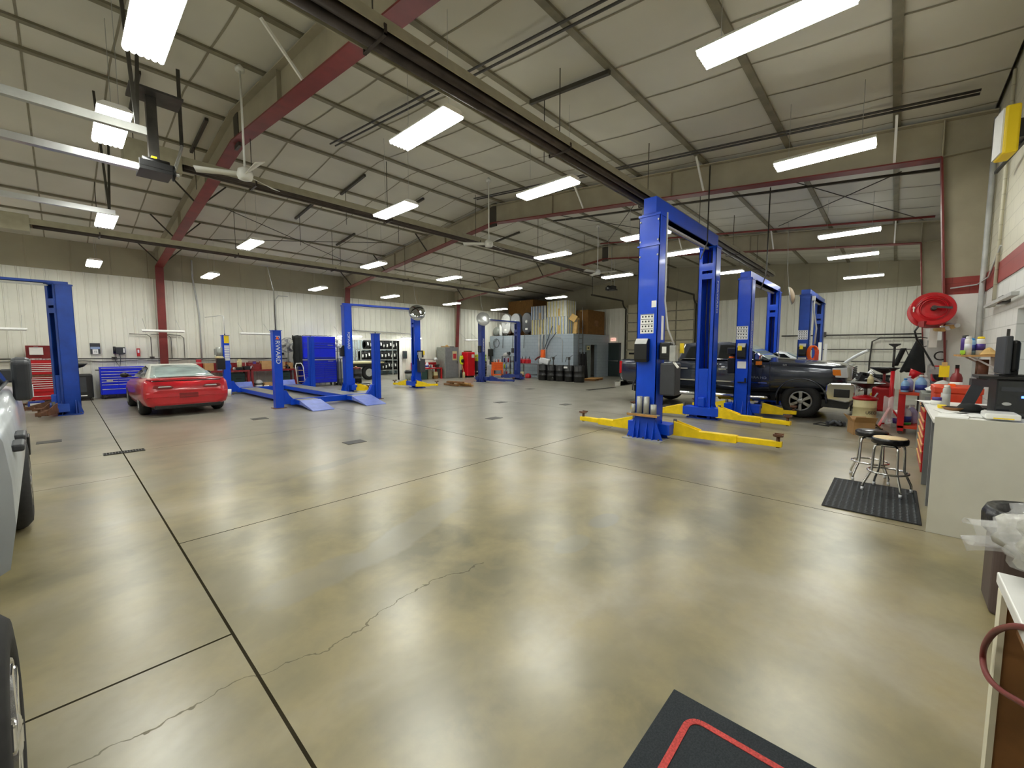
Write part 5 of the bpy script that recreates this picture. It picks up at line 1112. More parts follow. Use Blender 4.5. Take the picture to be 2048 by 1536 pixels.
for k, (x, m) in enumerate(((-.2, 'jug_white'), (-.05, 'white'), (.1, 'orange_red'), (.22, 'jug_white'))): bottle('%s bottle from the left on top of the orange tool cart' % ('first', 'second', 'third', 'fourth')[k], (18.75+x*.85, 18.55-x*.5, .95), m, 'white', .03, .2, name='bottle', cat='bottle')
t = thing('white_bin', 'white plastic bin left of the orange tool cart', 'bin', (19.2, 19.9, 0)); MB().prism([(-.25, 0), (.25, 0), (.28, .75), (-.28, .75)], -.2, .2, 'y').build('bin', 'jug_white', t, bevel=.02); MB().box(-.1, -.1, .75, .1, .1, 1.1).build('upper_jug', 'white', t, bevel=.03)
t = thing('bottle_rack', 'open steel rack of bottles right of the orange tool cart', 'rack', (19.5, 18.3, 0), -PI/2)
for x in (-.35, .35):
    for y in (-.18, .18): MB().box(x-.02, y-.02, 0, x+.02, y+.02, 1.34).build('upright', 'dgrey', t)
for z in (.1, .55, .95, 1.32): MB().box(-.36, -.2, z-.02, .36, .2, z-.003).build('shelf', 'grey', t)
cols = ['jug_lilac', 'label_red', 'jug_white', 'hi_vis', 'jug_blue', 'white', 'purple']
for r, z in enumerate((.1, .55, .95)):
    for k in range(4): bottle('%s bottle on the %s shelf of the open steel rack by the orange cart' % (('leftmost', 'second', 'third', 'rightmost')[k], ('low', 'middle', 'upper')[r]), (19.45, 18.57-k*.17, z), cols[(k+r*3) % 7], 'white', .05, .3, name='bottle', cat='bottle', group='bottles in the steel rack')
t = thing('bench_grinder', 'pale domed machine on top of the open steel rack', 'machine', (19.5, 18.45, 1.32)); MB().lathe([(.22, 0), (.22, .08), (.18, .18), (.08, .24), (.001, .25)], 20).build('dome', 'lgrey', t); MB().cyl((0, -.3, .2), (0, -.12, .2), .1, 12).build('wheel_guard', 'dgrey', t)
t = thing('drill_press', 'dark drill press column behind the right navy lift post', 'machine', (19.6, 17.75, 0)); MB().cyl((0,0,0), (0,0,1.9), .05, 12).box(-.2, -.15, 0, .2, .15, .06).build('column', 'iron', t); MB().box(-.28, -.12, 1.55, .16, .12, 1.85).build('head', 'dgrey', t, bevel=.03); MB().box(-.3, -.16, 1.0, .05, .16, 1.04).build('table', 'iron', t)
# steel bench with petrol cans
t = thing('steel_bench', 'grey steel bench against the block room right of the navy lift post', 'workbench', (19.7, 15.7, 0)); MB().box(-.35, 0, .84, .35, 1.75, .9).build('top', 'grey', t)
for x in (-.3, .3):
    for y in (.05, 1.7): MB().box(x-.03, y-.03, 0, x+.03, y+.03, .84).build('leg', 'grey', t)
MB().box(-.33, .1, .2, .33, .6, .23).build('shelf', 'dgrey', t)
for k in range(3):
    t = thing('petrol_can', '%s red petrol can with a black spout on the grey steel bench' % ('left', 'middle', 'right')[k], 'fuel can', (19.6, 17.25-k*.28, .9), 0, 'red petrol cans'); MB().box(-.16, -.11, 0, .16, .11, .25).build('can', 'gas_red', t, bevel=.03); MB().tube([(-.1, 0, .24), (-.05, 0, .31), (.06, 0, .31), (.1, 0, .24)], .015, 6).build('handle', 'gas_red', t); MB().cyl((.1, 0, .25), (.12, 0, .42), .02, 8).build('spout', 'black', t)
t = thing('orange_pump', 'orange and red hand pump hanging on the block room above the bench', 'pump', (20.35, 16.1, 1.25)); MB().box(-.1, -.12, 0, .1, .14, .5).build('pump_body', 'orange', t, bevel=.03); MB().tube([(0, .15, .1), (-.05, .4, .0), (-.05, .6, -.15)], .05, 8).build('pump_arm', 'hose_red', t); MB().tube([(0, 0, .5), (.02, .05, .9), (.05, -.02, 1.4)], .02, 6).build('hose', 'dgrey', t)
jug('white jug at the right end of the grey steel bench', (19.7, 15.78, .9), 'jug_white', 'white', None, 1.3)
t = thing('red_canister', 'red gas canister on the floor under the grey steel bench', 'canister', (19.5, 16.6, 0)); MB().lathe([(.001, 0), (.18, .0), (.2, .12), (.16, .24), (.05, .29), (.001, .3)], 18).build('canister', 'gas_red', t)
t = thing('white_bucket', 'cream bucket on the floor under the grey steel bench', 'bucket', (19.4, 17.08, 0)); MB().lathe([(.001, 0), (.15, 0), (.18, .38), (.17, .38), (.14, .02), (.001, .02)], 18).build('bucket', 'cream', t)
t = thing('grey_cabinet', 'grey steel cabinet between the steel bench and the black drums', 'cabinet', (19.9, 15.2, 0)); MB().box(-.3, -.25, 0, .3, .45, .85).build('body', 'tank', t, bevel=.006); MB().box(-.32, -.22, .05, -.3, .42, .8).build('door', 'grey', t)
for k in range(5): drum('%s black oil drum in the row before the grey block room' % ('leftmost', 'second', 'middle', 'fourth', 'rightmost')[k], (18.75, 14.8-k*.605, 0), group='black oil drums before the block room')
t = thing('white_jerrycan', 'white square jerrycan lying on the black drums', 'jerrycan', (18.75, 14.66, .9), .2); MB().cbox(0, 0, .19, .3, .5, .3, 0, .25).build('can', 'jug_white', t, bevel=.04); MB().cyl((0, -.28, .22), (0, -.34, .2), .04, 10).build('cap', 'white', t)
for y, lab in ((14.06, 'second'), (13.0, 'fourth')):
    t = thing('drum_pump', 'dark hand pump standing on the %s black oil drum' % lab, 'pump', (18.7, y, .89)); MB().cyl((0,0,0), (0,0,.4), .03, 8).box(-.05, -.05, .3, .05, .05, .45).tube([(0,0,.42), (-.05,.12,.45), (-.05,.2,.2)], .018, 6).bar((0,0,.42), (.05,-.2,.55), .02, .02).build('pump', 'iron', t)
t = thing('paper_tag', 'white paper label stuck on the front of the fourth black drum', 'label', (18.46, 13.05, .78)); MB().box(-.012, -.12, -.05, -.002, .12, .05).build('sheet', 'paper', t)
t = thing('rubber_hoses', 'black hoses hanging from the ladder beside the block room', 'hoses', (20.95, 13.6, 0))
for k in range(5): MB().tube([(-.3+.16*k, .0, 1.6-.1*(k % 2)), (-.34+.17*k, -.05, .9), (-.26+.16*k, -.1, .02)], .05, 8).build('hose', 'rubber', t)
t = thing('ladder', 'black steel ladder up the corner of the grey block room to its deck', 'ladder', (21.1, 13.82, 0))
for x in (-.22, .22): MB().cyl((x, -.02, 0), (x, .03, 3.5), .025, 8).build('rail', 'iron', t)
for k in range(10): MB().cyl((-.22, 0, .3+k*.3), (.22, 0, .3+k*.3), .015, 8).build('rung', 'iron', t)
t = thing('wood_pallet', 'small flat wooden pallet on the floor by the block room door', 'pallet', (20.6, 12.6, 0), .2)
for k in range(5): MB().box(-.7, -.32+k*.14, .09, .7, -.21+k*.14, .12).build('slat', 'wood', t)
for x in (-.6, 0, .6): MB().box(x-.05, -.32, 0, x+.05, .35, .09).build('stringer', 'wood_dark', t)
for y, z0, lab in ((16.5, .9, 'first'), (16.25, .9, 'second'), (16.0, 1.0, 'third')): pipe('wall_pipe', '%s of the three pale pipes up the face of the grey block room' % lab, 'pipe', [(20.44, y, z0), (20.44, y, 2.72)], .05 if lab != 'third' else .03, 'lgrey', 'pale pipes on the block room')
pipe('wall_conduit', 'thin conduit arching over the face of the grey block room', 'conduit', [(20.44, 15.3, 2.52), (20.44, 15.1, 2.55), (20.44, 14.85, 2.5), (20.44, 14.7, 2.3), (20.44, 14.7, 1.0)], .018, 'lgrey')
for k in range(2): pipe('oil_hose', '%s dark hose running down from the deck to the orange pump' % ('left', 'right')[k], 'hose', [(20.5, 15.2+.3*k, 2.8+.4*k), (20.4, 15.62+.2*k, 2.3), (20.4, 15.9+.14*k, 1.8)], .02, 'dgrey', 'hoses from the deck')
def reel_cover(y, lab, m):
    t = thing('hose_reel', lab, 'hose reel', (20.95, y, 2.75), 0, 'oval hose reels on the deck')
    prof = [(.42*math.cos(a), .75+.27*math.copysign(1, math.sin(a))*1+.42*math.sin(a)) for a in [2*PI*k/28+.01 for k in range(28)]]
    MB().prism(prof, -.16, .16).build('cover', m, t, bevel=.05, seg=3)
    MB().box(-.17, -.1, .3, -.16, .1, .42).build('label', 'paper', t); MB().lathe([(.001, 0), (.12, 0), (.1, .02), (.001, .03)], 16, (-.16, 0, .85), Matrix.Rotation(-PI/2, 3, 'Y')).build('hub', 'lgrey', t)
    MB().box(-.12, -.12, 0, .12, .12, .12).tube([(-.1, -.1, .1), (-.3, -.2, .13), (-.5, -.2, .13), (-.56, -.15, -.1), (-.54, -.1, -.9)], .018, 6).build('foot', 'iron', t)
reel_cover(19.75, 'leftmost pale oval hose reel on the deck', 'lgrey'); reel_cover(18.85, 'middle grey oval hose reel behind the navy lift post', 'grey'); reel_cover(17.85, 'rightmost dark oval hose reel on the deck', 'dgrey')
t = thing('steel_tank', 'grey round tank lying at the left end of the deck', 'tank', (20.9, 20.62, 3.03)); R = Matrix.Rotation(PI/2, 3, 'Y') @ Matrix.Identity(3)
MB().lathe([(.001, -.25), (.24, -.22), (.31, -.12), (.33, 0), (.33, .8), (.25, .95), (.001, 1.0)], 24, (0,0,.0), R).build('vessel', 'tank', t); MB().box(.1, -.25, -.33, .2, .25, -.24).box(.7, -.25, -.33, .8, .25, -.24).build('cradle', 'iron', t)
t = tag(MB().grid(lambda u, v: (20.72-.16*math.sin(PI*u)*(.6+.4*math.sin(PI*v)), 20.25-.27*u+.015*math.sin(9*v), 2.715+.6*v+.18*math.sin(PI*u)*v+.03*math.sin(14*u+5*v)*v), 14, 10).build('wrapped_bundle', 'wrap', solid=.02), 'crumpled white wrapped bundle on the deck beside the round tank', 'bundle')
def stackwrap(lab, x, y, z, w, d, h, cols, rib=.075):
    t = thing('wrapped_pallet', lab, 'pallet stack', (x, y, z), 0, 'shiny wrapped stacks on the deck')
    m = MB(); n = int(w/rib)
    def side(p0, p1, nx, ny):
        L = (Vector(p1)-Vector(p0)).length; n = max(2, int(L/rib)); d = (Vector(p1)-Vector(p0))/n
        for k in range(n):
            a = Vector(p0)+d*k; b = a+d*.6; m.mat(k % len(cols))
            q = Vector((nx, ny, 0))*.035
            m.add([a, a+q+d*.1, b+q-d*.1, b, a+Vector((0,0,h)), a+q+d*.1+Vector((0,0,h)), b+q-d*.1+Vector((0,0,h)), b+Vector((0,0,h))], [(0,1,5,4), (1,2,6,5), (2,3,7,6)])
    m.mat(0).box(-d/2, -w/2, .0, d/2, w/2, h)
    side((-d/2, -w/2, 0), (-d/2, w/2, 0), -1, 0); side((-d/2, -w/2, 0), (d/2, -w/2, 0), 0, -1)
    m.build('stack', cols, t)
    MB().box(-d/2-.04, -w/2-.04, h*.45, d/2, w/2, h*.72).build('film_band', 'wrap_blue', t) if False else None
    MB().box(-d/2-.045, -w*.2, .02, -d/2-.03, -w*.13, h*.5).build('pallet_card', 'kraft', t)
stackwrap('lower left shiny pleated stack on the deck', 21.3, 16.85, 2.7, 1.15, 1.1, .95, ['wrap', 'wrap_yellow', 'grey'])
stackwrap('upper left shiny pleated stack on the deck', 21.3, 16.85, 3.66, 1.15, 1.1, .85, ['wrap', 'grey', 'wrap_blue'])
stackwrap('lower right shiny pleated stack on the deck', 21.2, 15.35, 2.7, 1.5, 1.1, 1.05, ['wrap', 'wrap_blue', 'wrap_yellow'])
stackwrap('upper right shiny pleated stack on the deck, tallest of all', 21.2, 15.35, 3.76, 1.4, 1.1, .95, ['wrap', 'wrap', 'wrap_yellow'])
carton('huge dark brown crate under the roof at the back of the deck', (23.35, 19.6, 2.7), 2.4, 2.3, 2.5, m='carton_brown')
carton('wide brown carton at the right end of the deck', (23.1, 14.5, 2.7), 2.0, 1.0, 1.5, m='carton_brown', mark=True)
carton('darker brown carton behind the pleated stacks on the deck', (23.6, 17.0, 2.7), 1.2, 1.2, 1.5, m='wood_dark')
t = thing('open_carton', 'tan open carton flaps standing at the edge of the deck', 'box', (20.9, 14.12, 2.7)); MB().cbox(0, 0, .35, .02, .25, .7, 0, .1).cbox(-.05, .1, .95, .03, .5, .4, 0, .5, .3).cbox(.15, -.1, .5, .3, .02, .9).build('flap', 'kraft', t)
pipe('deck_rod', 'thin pole leaning on the tan open carton at the deck edge', 'pole', [(21.4, 13.93, 2.72), (21.5, 14.0, 4.3)], .012, 'lgrey')
# ================================================================ right-hand side
# things around the pickup
t = thing('waste_oil_drum', 'cream steel drum with a red lid and black pan in front of the dark pickup', 'oil drainer', (12.05, .42, 0))
MB().lathe([(.001, 0), (.2, 0), (.205, .02), (.205, .2), (.215, .21), (.205, .22), (.205, .44), (.215, .45), (.205, .46), (.205, .62)], 28).build('barrel', 'cream', t)
MB().lathe([(.215, .61), (.225, .63), (.22, .66), (.1, .7), (.06, .72), (.001, .72)], 28).build('lid', 'red', t); MB().cyl((0,0,.7), (0,0,.95), .03, 10).build('riser', 'iron', t)
MB().lathe([(.03, .86), (.12, .9), (.3, .98), (.33, .99), (.29, .975), (.1, .92), (.001, .92)], 28).build('drain_pan', 'black', t)
text('USED', 'lettering', .09, 'dgrey', t, (-.175, -.118, .34), (PI/2, 0, -PI*.31))
jug('cream jug standing in the black pan over the red-lidded drum', (12.05, .35, .93), 'cream', 'cream', None, .85)
t = thing('red_oil_drainer', 'red waste oil tank with a wide black funnel behind the tall red stand', 'oil drainer', (14.5, .16, 0)); MB().box(-.2, -.22, .12, .2, .22, .75).build('tank', 'red', t, bevel=.05); MB().cyl((0,0,.75), (0,0,1.15), .03, 10).lathe([(.16, .75), (.14, .85), (.03, .9)], 20).build('riser', 'red_dark', t); MB().lathe([(.04, 1.1), (.12, 1.14), (.32, 1.26), (.3, 1.26), (.1, 1.17), (.001, 1.15)], 26).build('funnel', 'black', t)
for y in (-.18, .18): MB().cyl((-.2, y, .07), (-.16, y, .07), .07, 12).build('wheel', 'rubber', t)
MB().tube([(-.22, .1, .6), (-.3, .2, .4), (-.25, .25, .25)], .02, 6).build('gauge_hose', 'lgrey', t)
t = thing('safety_stand', 'tall red safety stand with a black screw post and saddle', 'support stand', (12.45, 0.0, 0))
MB().tube([(0, 0, .1), (0, -.0, 1.28)], .036, 10).build('tube', 'red_bright', t)
for k in range(3): a = 2*PI*k/3+.4; MB().bar((.0, 0, .45), (.28*math.cos(a), .28*math.sin(a), .02), .05, .03).build('leg', 'red_bright', t)
MB().cyl((0,0,1.28), (0,0,1.8), .022, 10).build('screw', 'iron', t); MB().prism([(-.03, 1.78), (.03, 1.78), (.1, 1.83), (.1, 1.85), (-.1, 1.85), (-.1, 1.83)], -.04, .04).build('saddle', 'black', t)
MB().lathe([(.03, 1.24), (.08, 1.3), (.1, 1.31), (.03, 1.33)], 16).build('collar', 'black', t)
t = thing('parts_pile', 'heap of dark engine parts on a cart behind the cream drum', 'car parts', (15.3, .45, 0)); m = MB()
for k in range(22): m.cbox(random.uniform(-.3, .3), random.uniform(-.35, .35), random.uniform(.75, 1.0), random.uniform(.08, .25), random.uniform(.08, .25), random.uniform(.06, .2), random.random(), random.random()*.5)
m.build('parts', 'black', t, bevel=.01); MB().box(-.35, -.4, .66, .35, .4, .72).box(-.35, -.4, .2, .35, .4, .24).build('cart_shelf', 'iron', t)
for x in (-.32, .32):
    for y in (-.37, .37): MB().box(x-.02, y-.02, 0, x+.02, y+.02, .7).build('leg', 'iron', t)
m = MB()
for k in range(5): m.tube([(-.3+.12*k, -.3, .8), (-.25+.1*k, 0, .95+.05*k), (-.2+.1*k, .3, .82)], .02, 6)
m.build('pipes', 'alu', t)
t = thing('floor_cable', 'black cable snaking over the floor beside the cream drum', 'cable', (0, 0, 0)); MB().tube([(12.2, .3, .012), (11.9, .1, .012), (11.6, .2, .012), (11.3, .05, .012), (11.0, -.1, .012)], .012, 6).build('cable', 'black', t)
t = thing('air_tools', 'heap of black air tools and cables on the floor by the cream drum', 'tools', (11.75, .88, 0))
for k in range(5): MB().cbox(random.uniform(-.12, .12), random.uniform(-.15, .15), .05, .22, .07, .09, random.random()*3).cyl((random.uniform(-.1, .1), random.uniform(-.12, .12), .04), (random.uniform(-.1, .1), random.uniform(-.12, .12), .12), .035, 8).build('tool', 'dgrey', t, bevel=.008)
MB().tube([(.1, .1, .012), (.3, .3, .012), (-.1, .4, .012), (-.2, .1, .012)], .012, 6).build('cable', 'black', t)
carton('open cardboard box on the floor between the bar stools and the cream drum', (11.0, .42, 0), .42, .34, .26, .3, flaps=True)
# red service cart
rc = thing('service_cart', 'red two-shelf service cart loaded with jugs behind the white counter', 'cart', (11.5, -.62, 0))
MB().box(0, 0, .8, .85, .5, .857).build('top_shelf', 'orange_red', rc, bevel=.006); MB().box(0, 0, .12, .85, .5, .177).build('bottom_shelf', 'orange_red', rc, bevel=.006)
for x in (0, .75):
    for y in (0, .4): MB().box(x, y, .06, x+.1, y+.1, .82).build('leg', 'red', rc, bevel=.005); MB().cyl((x+.03, y+.05, .04), (x+.07, y+.05, .04), .04, 12).build('caster', 'iron', rc)
jug('light blue jug with a bright blue top at the front of the red service cart', (11.58, -.2, .86), 'jug_blue', 'blue_cap', 'label_blue', .95)
tp = MB().lathe([(1.01, .15), (.95, .2), (.58, .25), (.001, .25)], 20, sx=.087, sy=.07); tp.build('blue_top', 'blue_cap', bpy.data.objects['jug.009'] if 'jug.009' in bpy.data.objects else rc) if False else None
jug('lilac jug right behind the blue-topped jug on the red service cart', (11.8, -.25, .86), 'jug_lilac', 'white', None, 1.1)
jug('pale blue handled jug with a printed label on the red service cart', (11.65, -.43, .86), 'jug_blue', 'white', 'label_blue', 1.2, rzz=.4)
jug('clear jug at the far corner of the red service cart', (12.1, -.5, .86), 'jug_white', 'white', None, 1.1)
t = tag(MB().lathe([(.04, 0), (.1, .17), (.105, .17), (.045, 0)], 20, R=Matrix.Rotation(.5, 3, 'X')).build('red_bucket', 'red_bright', loc=(11.95, -.28, 1.13)), 'red bucket tipped over on top of the jugs on the service cart', 'bucket')
jug('clear jug with green fluid on the lower shelf of the red service cart', (11.75, -.24, .18), 'jug_white', 'white', 'label_blue', 1.35, fluid='fluid_green')
jug('second clear jug on the lower shelf of the red service cart', (12.02, -.34, .18), 'jug_lilac', 'white', None, 1.3)
t = thing('round_pail', 'white round pail with a dark label on the floor left of the red service cart', 'pail', (12.6, -.15, 0)); MB().lathe([(.001, 0), (.12, 0), (.14, .3), (.145, .32), (.1, .36), (.001, .37)], 20).build('pail', 'white', t); MB().lathe([(.131, .08), (.14, .2)], 20).build('label', 'purple', t)
t = tag(MB().grid(lambda u, v: (11.42+.05*math.sin(8*v), -.05+.16*u, .2+.55*v+.02*math.sin(9*u)), 6, 8).build('plastic_bag', 'clear_bag', solid=.004), 'clear plastic sheet hanging from the left end of the red service cart', 'bag')
# coat stand area
t = thing('steel_post', 'square galvanised post holding the black coat', 'post', (12.9, -.6, 0)); MB().box(-.05, -.05, 0, .05, .05, 2.0).build('post', 'galv', t); MB().box(-.15, -.15, 0, .15, .15, .012).build('base_plate', 'galv', t)
t = thing('work_coat', 'black coat hanging from the galvanised post behind the red cart', 'coat', (12.88, -.4, 1.95)); MB().grid(lambda u, v: ((.05+.2*v)*math.sin(2*PI*u)*.7, (.05+.16*v)*math.cos(2*PI*u)+.08*v, -.72*v+.03*math.sin(8*PI*u)*v), 24, 10).build('cloth', 'overalls', t, solid=.01)
MB().grid(lambda u, v: ((.04+.05*v)*math.sin(2*PI*u), .25+.05*math.cos(2*PI*u)+.12*v, -.2-.4*v), 12, 6).build('sleeve', 'overalls', t, solid=.01); MB().tube([(0, -.12, .02), (0, 0, .05), (0, .05, .0)], .012, 6).build('hook', 'iron', t)
t = thing('wall_rack_bars', 'grey steel bars leaning behind the black coat', 'bars', (14.2, -.4, 0)); MB().bar((0, .1, 1.7), (0, -.1, 1.2), .03, .05).bar((0, .2, 1.75), (0, .0, 1.2), .02, .02).bar((0, -.1, 0), (0, -.1, 1.25), .05, .05).bar((0, .1, 1.72), (0, -.3, 1.85), .02, .02).build('bar', 'iron', t)
t = thing('metal_case', 'red metal case with a round white badge behind the hose reel arm', 'case', (11.2, -.72, 1.122)); MB().box(-.2, -.18, 0, .2, .18, .3).build('case', 'red', t, bevel=.02); MB().lathe([(.001, 0), (.05, 0), (.05, .004)], 16, (-.202, .06, .18), Matrix.Rotation(-PI/2, 3, 'Y')).build('badge', 'white', t)
t = thing('case_stand', 'dark cabinet carrying the red metal case beside the right wall', 'cabinet', (11.6, -.75, 0)) if False else None
cabinet('parts_cabinet', 'tall dark parts cabinet behind the red service cart', 'cabinet', (12.5, -.62+.0, 0), PI/2+PI, .36, 1.1, .02, 1.12, [(.06, .55, []), (.57, 1.08, [])], 'dgrey', 'alu', casters=False) if False else None
t = thing('side_table', 'plain dark steel table under the red metal case and black bag', 'table', (10.34, -.96, 0)); MB().box(0, 0, 1.07, 1.1, .42, 1.12).build('top', 'dgrey', t)
for x in (.02, 1.03):
    for y in (.02, .35): MB().box(x, y, 0, x+.05, y+.05, 1.07).build('leg', 'dgrey', t)
t = thing('black_bag', 'lumpy black bag on the dark table under the hose reel arm', 'bag', (10.55, -.72, 1.122)); MB().sphere((0,0,.15), .2, .2, .17, 16, 10).sphere((.1,-.08,.22), .13, .12, .12).build('bag', 'bag_black', t)
t = thing('rag_pile', 'pale rags heaped on the jugs behind the orange toolbox', 'rags', (9.9, -.62, 1.02)); MB().grid(lambda u, v: ((u-.5)*.45, (v-.5)*.4, .03+.16*math.sin(PI*u)*math.sin(PI*v)*(.7+.3*math.sin(11*u+5*v))), 14, 12).build('cloth', 'paper', t, solid=.01)
t = thing('steel_cabinet', 'grey cabinet beside the frame column under the pale rags', 'cabinet', (9.6, -.95, 0)); MB().box(0, 0, 0, .7, .58, 1.0).build('body', 'tank', t, bevel=.01); MB().box(-.01, .04, .1, .0, .54, .94).build('door', 'grey', t)
# hose reel on the column
hr = thing('hose_reel', 'large round red hose reel on the frame column', 'hose reel', (9.55, -.4, 2.36), .15)
R = Matrix.Rotation(-PI/2+.22, 3, 'Y')
MB().lathe([(.26, 0), (.27, .01), (.262, .02), (.2, .012), (.17, .03), (.15, .012), (.1, .02), (.001, .02)], 40, (-.1, 0, 0), R, smooth=False).tube([(-.118, .205*math.cos(2*PI*k/40), .205*math.sin(2*PI*k/40)) for k in range(40)], .008, 6, True).tube([(-.122, .15*math.cos(2*PI*k/40), .15*math.sin(2*PI*k/40)) for k in range(40)], .01, 6, True).lathe([(.001, 0), (.26, 0), (.268, .01), (.26, .016), (.001, .016)], 40, (.12, 0, -.04), R).cyl((-.1, 0, 0), (.12, 0, -.04), .13, 24).build('spool', 'reel_red', hr)
MB().bar((-.16, 0, .03), (-.2, -.2, .0), .05, .03).cyl((-.12, 0, 0), (-.18, 0, .02), .035, 12).build('swivel', 'iron', hr)
MB().bar((.0, -.08, -.02), (.35, -.24, .0), .1, .2).bar((-.18, .14, -.24), (.1, -.1, -.25), .08, .09).build('bracket', 'red_dark', hr)
MB().prism([(.223, -.04), (.237, -.04), (.237, .02), (.25, .02), (.23, .05), (.21, .02), (.223, .02)], -.135, -.12).build('arrow_mark', 'white', hr)
MB().tube([(-.15, .15, -.25), (-.15, .2, -.35), (-.1, .16, -.48), (0, .06, -.62), (.25, -.1, -.85), (.5, -.2, -.98)], .014, 8).build('hose', 'black', hr)
MB().box(.4, -.26, -1.06, .56, -.14, -.94).cyl((.45, -.2, -1.0), (.38, -.12, -.9), .03, 10).build('nozzle_gun', 'alu', hr)
t = thing('paper_roll', 'bundle of pale rolled cloths hanging just under the red hose reel', 'roll', (9.9, -.62, 2.1))
for k in range(4): MB().cyl((-.15, -.1+.05*k, -.02*k), (.2, .0+.05*k, .02-.02*k), .035, 10).build('roll', 'kraft' if k % 2 else 'jug_white', t)
t = thing('wall_board', 'grey printed board with a letter C mark beside the frame column', 'board', (10.02, -.52, 1.65)); MB().box(-.01, -.12, -.2, .01, .12, .22).build('board', 'lgrey', t); text('C', 'lettering', .22, 'black', t, (-.013, -.04, -.05), (PI/2, 0, -PI/2)); MB().box(-.012, .0, .1, .012, .1, .55).build('leaflets', 'paper', t)
t = thing('note_sign', 'yellow note pad hanging at the edge of the frame column', 'note', (9.2, -.58, 1.38)); MB().box(-.006, -.055, -.09, .006, .055, .09).build('sheet', 'label_yellow', t); MB().box(-.01, -.03, .08, .01, .03, .14).build('clip', 'kraft', t)
t = thing('fire_extinguisher', 'red fire extinguisher standing behind the orange toolbox', 'fire extinguisher', (9.25, -.72, .98)); MB().lathe([(.001, 0), (.065, 0), (.068, .02), (.068, .3), (.05, .36), (.025, .38), (.025, .45), (.001, .45)], 20).build('cylinder', 'red_dark', t); MB().box(-.03, -.02, .45, .06, .02, .5).tube([(.02, 0, .46), (.1, 0, .4), (.09, 0, .15)], .012, 6).build('valve', 'black', t); MB().lathe([(.069, .14), (.069, .24)], 20).build('label', 'paper', t)
t = thing('extinguisher_stand', 'grey pedestal box under the red fire extinguisher', 'box', (9.25, -.72, 0)); MB().box(-.16, -.2, 0, .2, .2, .98).build('box', 'grey', t, bevel=.01)
pipe('wall_pipe', 'white vertical pipe on the block wall beside the frame column', 'pipe', [(9.75, -.95, 0.0), (9.75, -.95, 2.5), (9.75, -.95, 5.2)], .035, 'lgrey')
pipe('wall_pipe', 'thin pink vertical conduit on the block wall right of the white pipe', 'conduit', [(8.75, -.97, 2.3), (8.75, -.97, 5.4)], .02, 'cmu_upper')
pipe('wall_pipe', 'thin air line along the red band from the column to the block wall', 'air line', [(10.0, -.62, 2.72), (9.98, -.92, 2.75), (9.3, -.96, 2.78), (8.6, -.97, 3.1)], .012, 'lgrey')
t = thing('bar_lamp', 'grey bar lamp arm on the white block wall at the right edge', 'wall bar', (8.0, -.93, 2.32)); MB().box(-.95, -.03, -.02, .95, .03, .02).build('bar', 'lgrey', t); MB().box(-.2, -.07, -.04, .1, .0, .05).build('bracket', 'iron', t)
t = thing('wall_lamp', 'yellow and black work light on a bracket high on the right wall', 'work light', (7.45, -.83, 4.16), -PI/2+.12); MB().box(-.08, -.16, -.26, .04, .16, .26).build('housing', 'label_yellow', t, bevel=.02); MB().box(-.095, -.14, -.24, -.08, .14, .24).build('lens', 'white_gloss', t); MB().box(.04, -.12, -.1, .13, .1, .1).bar((.12, -.1, -.1), (.12, .9, -.16), .03, .03).build('bracket', 'black', t)
# shelf with cans
sh = thing('wall_shelf', 'small wooden shelf on the block wall over the counter', 'shelf', (7.9, -.99, 1.62)); MB().box(0, 0, 0, .95, .35, .022).build('board', 'wood', sh); MB().bar((.1, .25, 0), (.1, .02, -.16), .015, .02).bar((.85, .25, 0), (.85, .02, -.16), .015, .02).build('bracket', 'lgrey', sh)
sp = [('tall purple can with a black cap on the wall shelf', -.69, 'purple', 'black', .04, .26, None, 8.2), ('tall white spray can at the front of the wall shelf', -.70, 'white', 'white', .034, .24, 'jug_white', 7.98), ('blue can behind the white spray can on the wall shelf', -.75, 'jug_blue', 'blue_cap', .04, .22, 'label_blue', 8.2), ('white canister with a big yellow cap on the wall shelf', -.83, 'white', 'label_yellow', .045, .24, 'purple', 8.2)]
for lab, y, m, cpm, r, h, bd, x in sp: bottle(lab, (x, y, 1.642), m, cpm, r, h, band=bd)
t = thing('green_sponge', 'bright green box at the left end of the wall shelf', 'box', (7.97, -.655, 1.642)); MB().box(-.03, -.012, 0, .05, .012, .012).box(-.04, -.02, .012, .06, .02, .06).build('box', 'green_lime', t, bevel=.006)
t = thing('tan_rag', 'tan crumpled rag lying on the wall shelf right of the yellow cap', 'rag', (8.15, -.9, 1.642)); MB().grid(lambda u, v: ((u-.5)*.3, (v-.5)*.17, .01+.09*math.sin(PI*u)*math.sin(PI*v)*(.7+.3*math.sin(12*u+4*v))), 12, 10).build('cloth', 'kraft', t, solid=.008)
t = thing('brown_bottles', 'brown and black parts hanging under the wall shelf', 'parts', (8.3, -.88, 1.32)); MB().cyl((0,0,0), (0,0,.26), .05, 12).cyl((.1,.02,.05), (.1,.02,.24), .04, 12).build('bottle', 'rust', t); MB().box(-.1, -.08, -.1, .15, .1, 0).build('holder', 'dgrey', t)
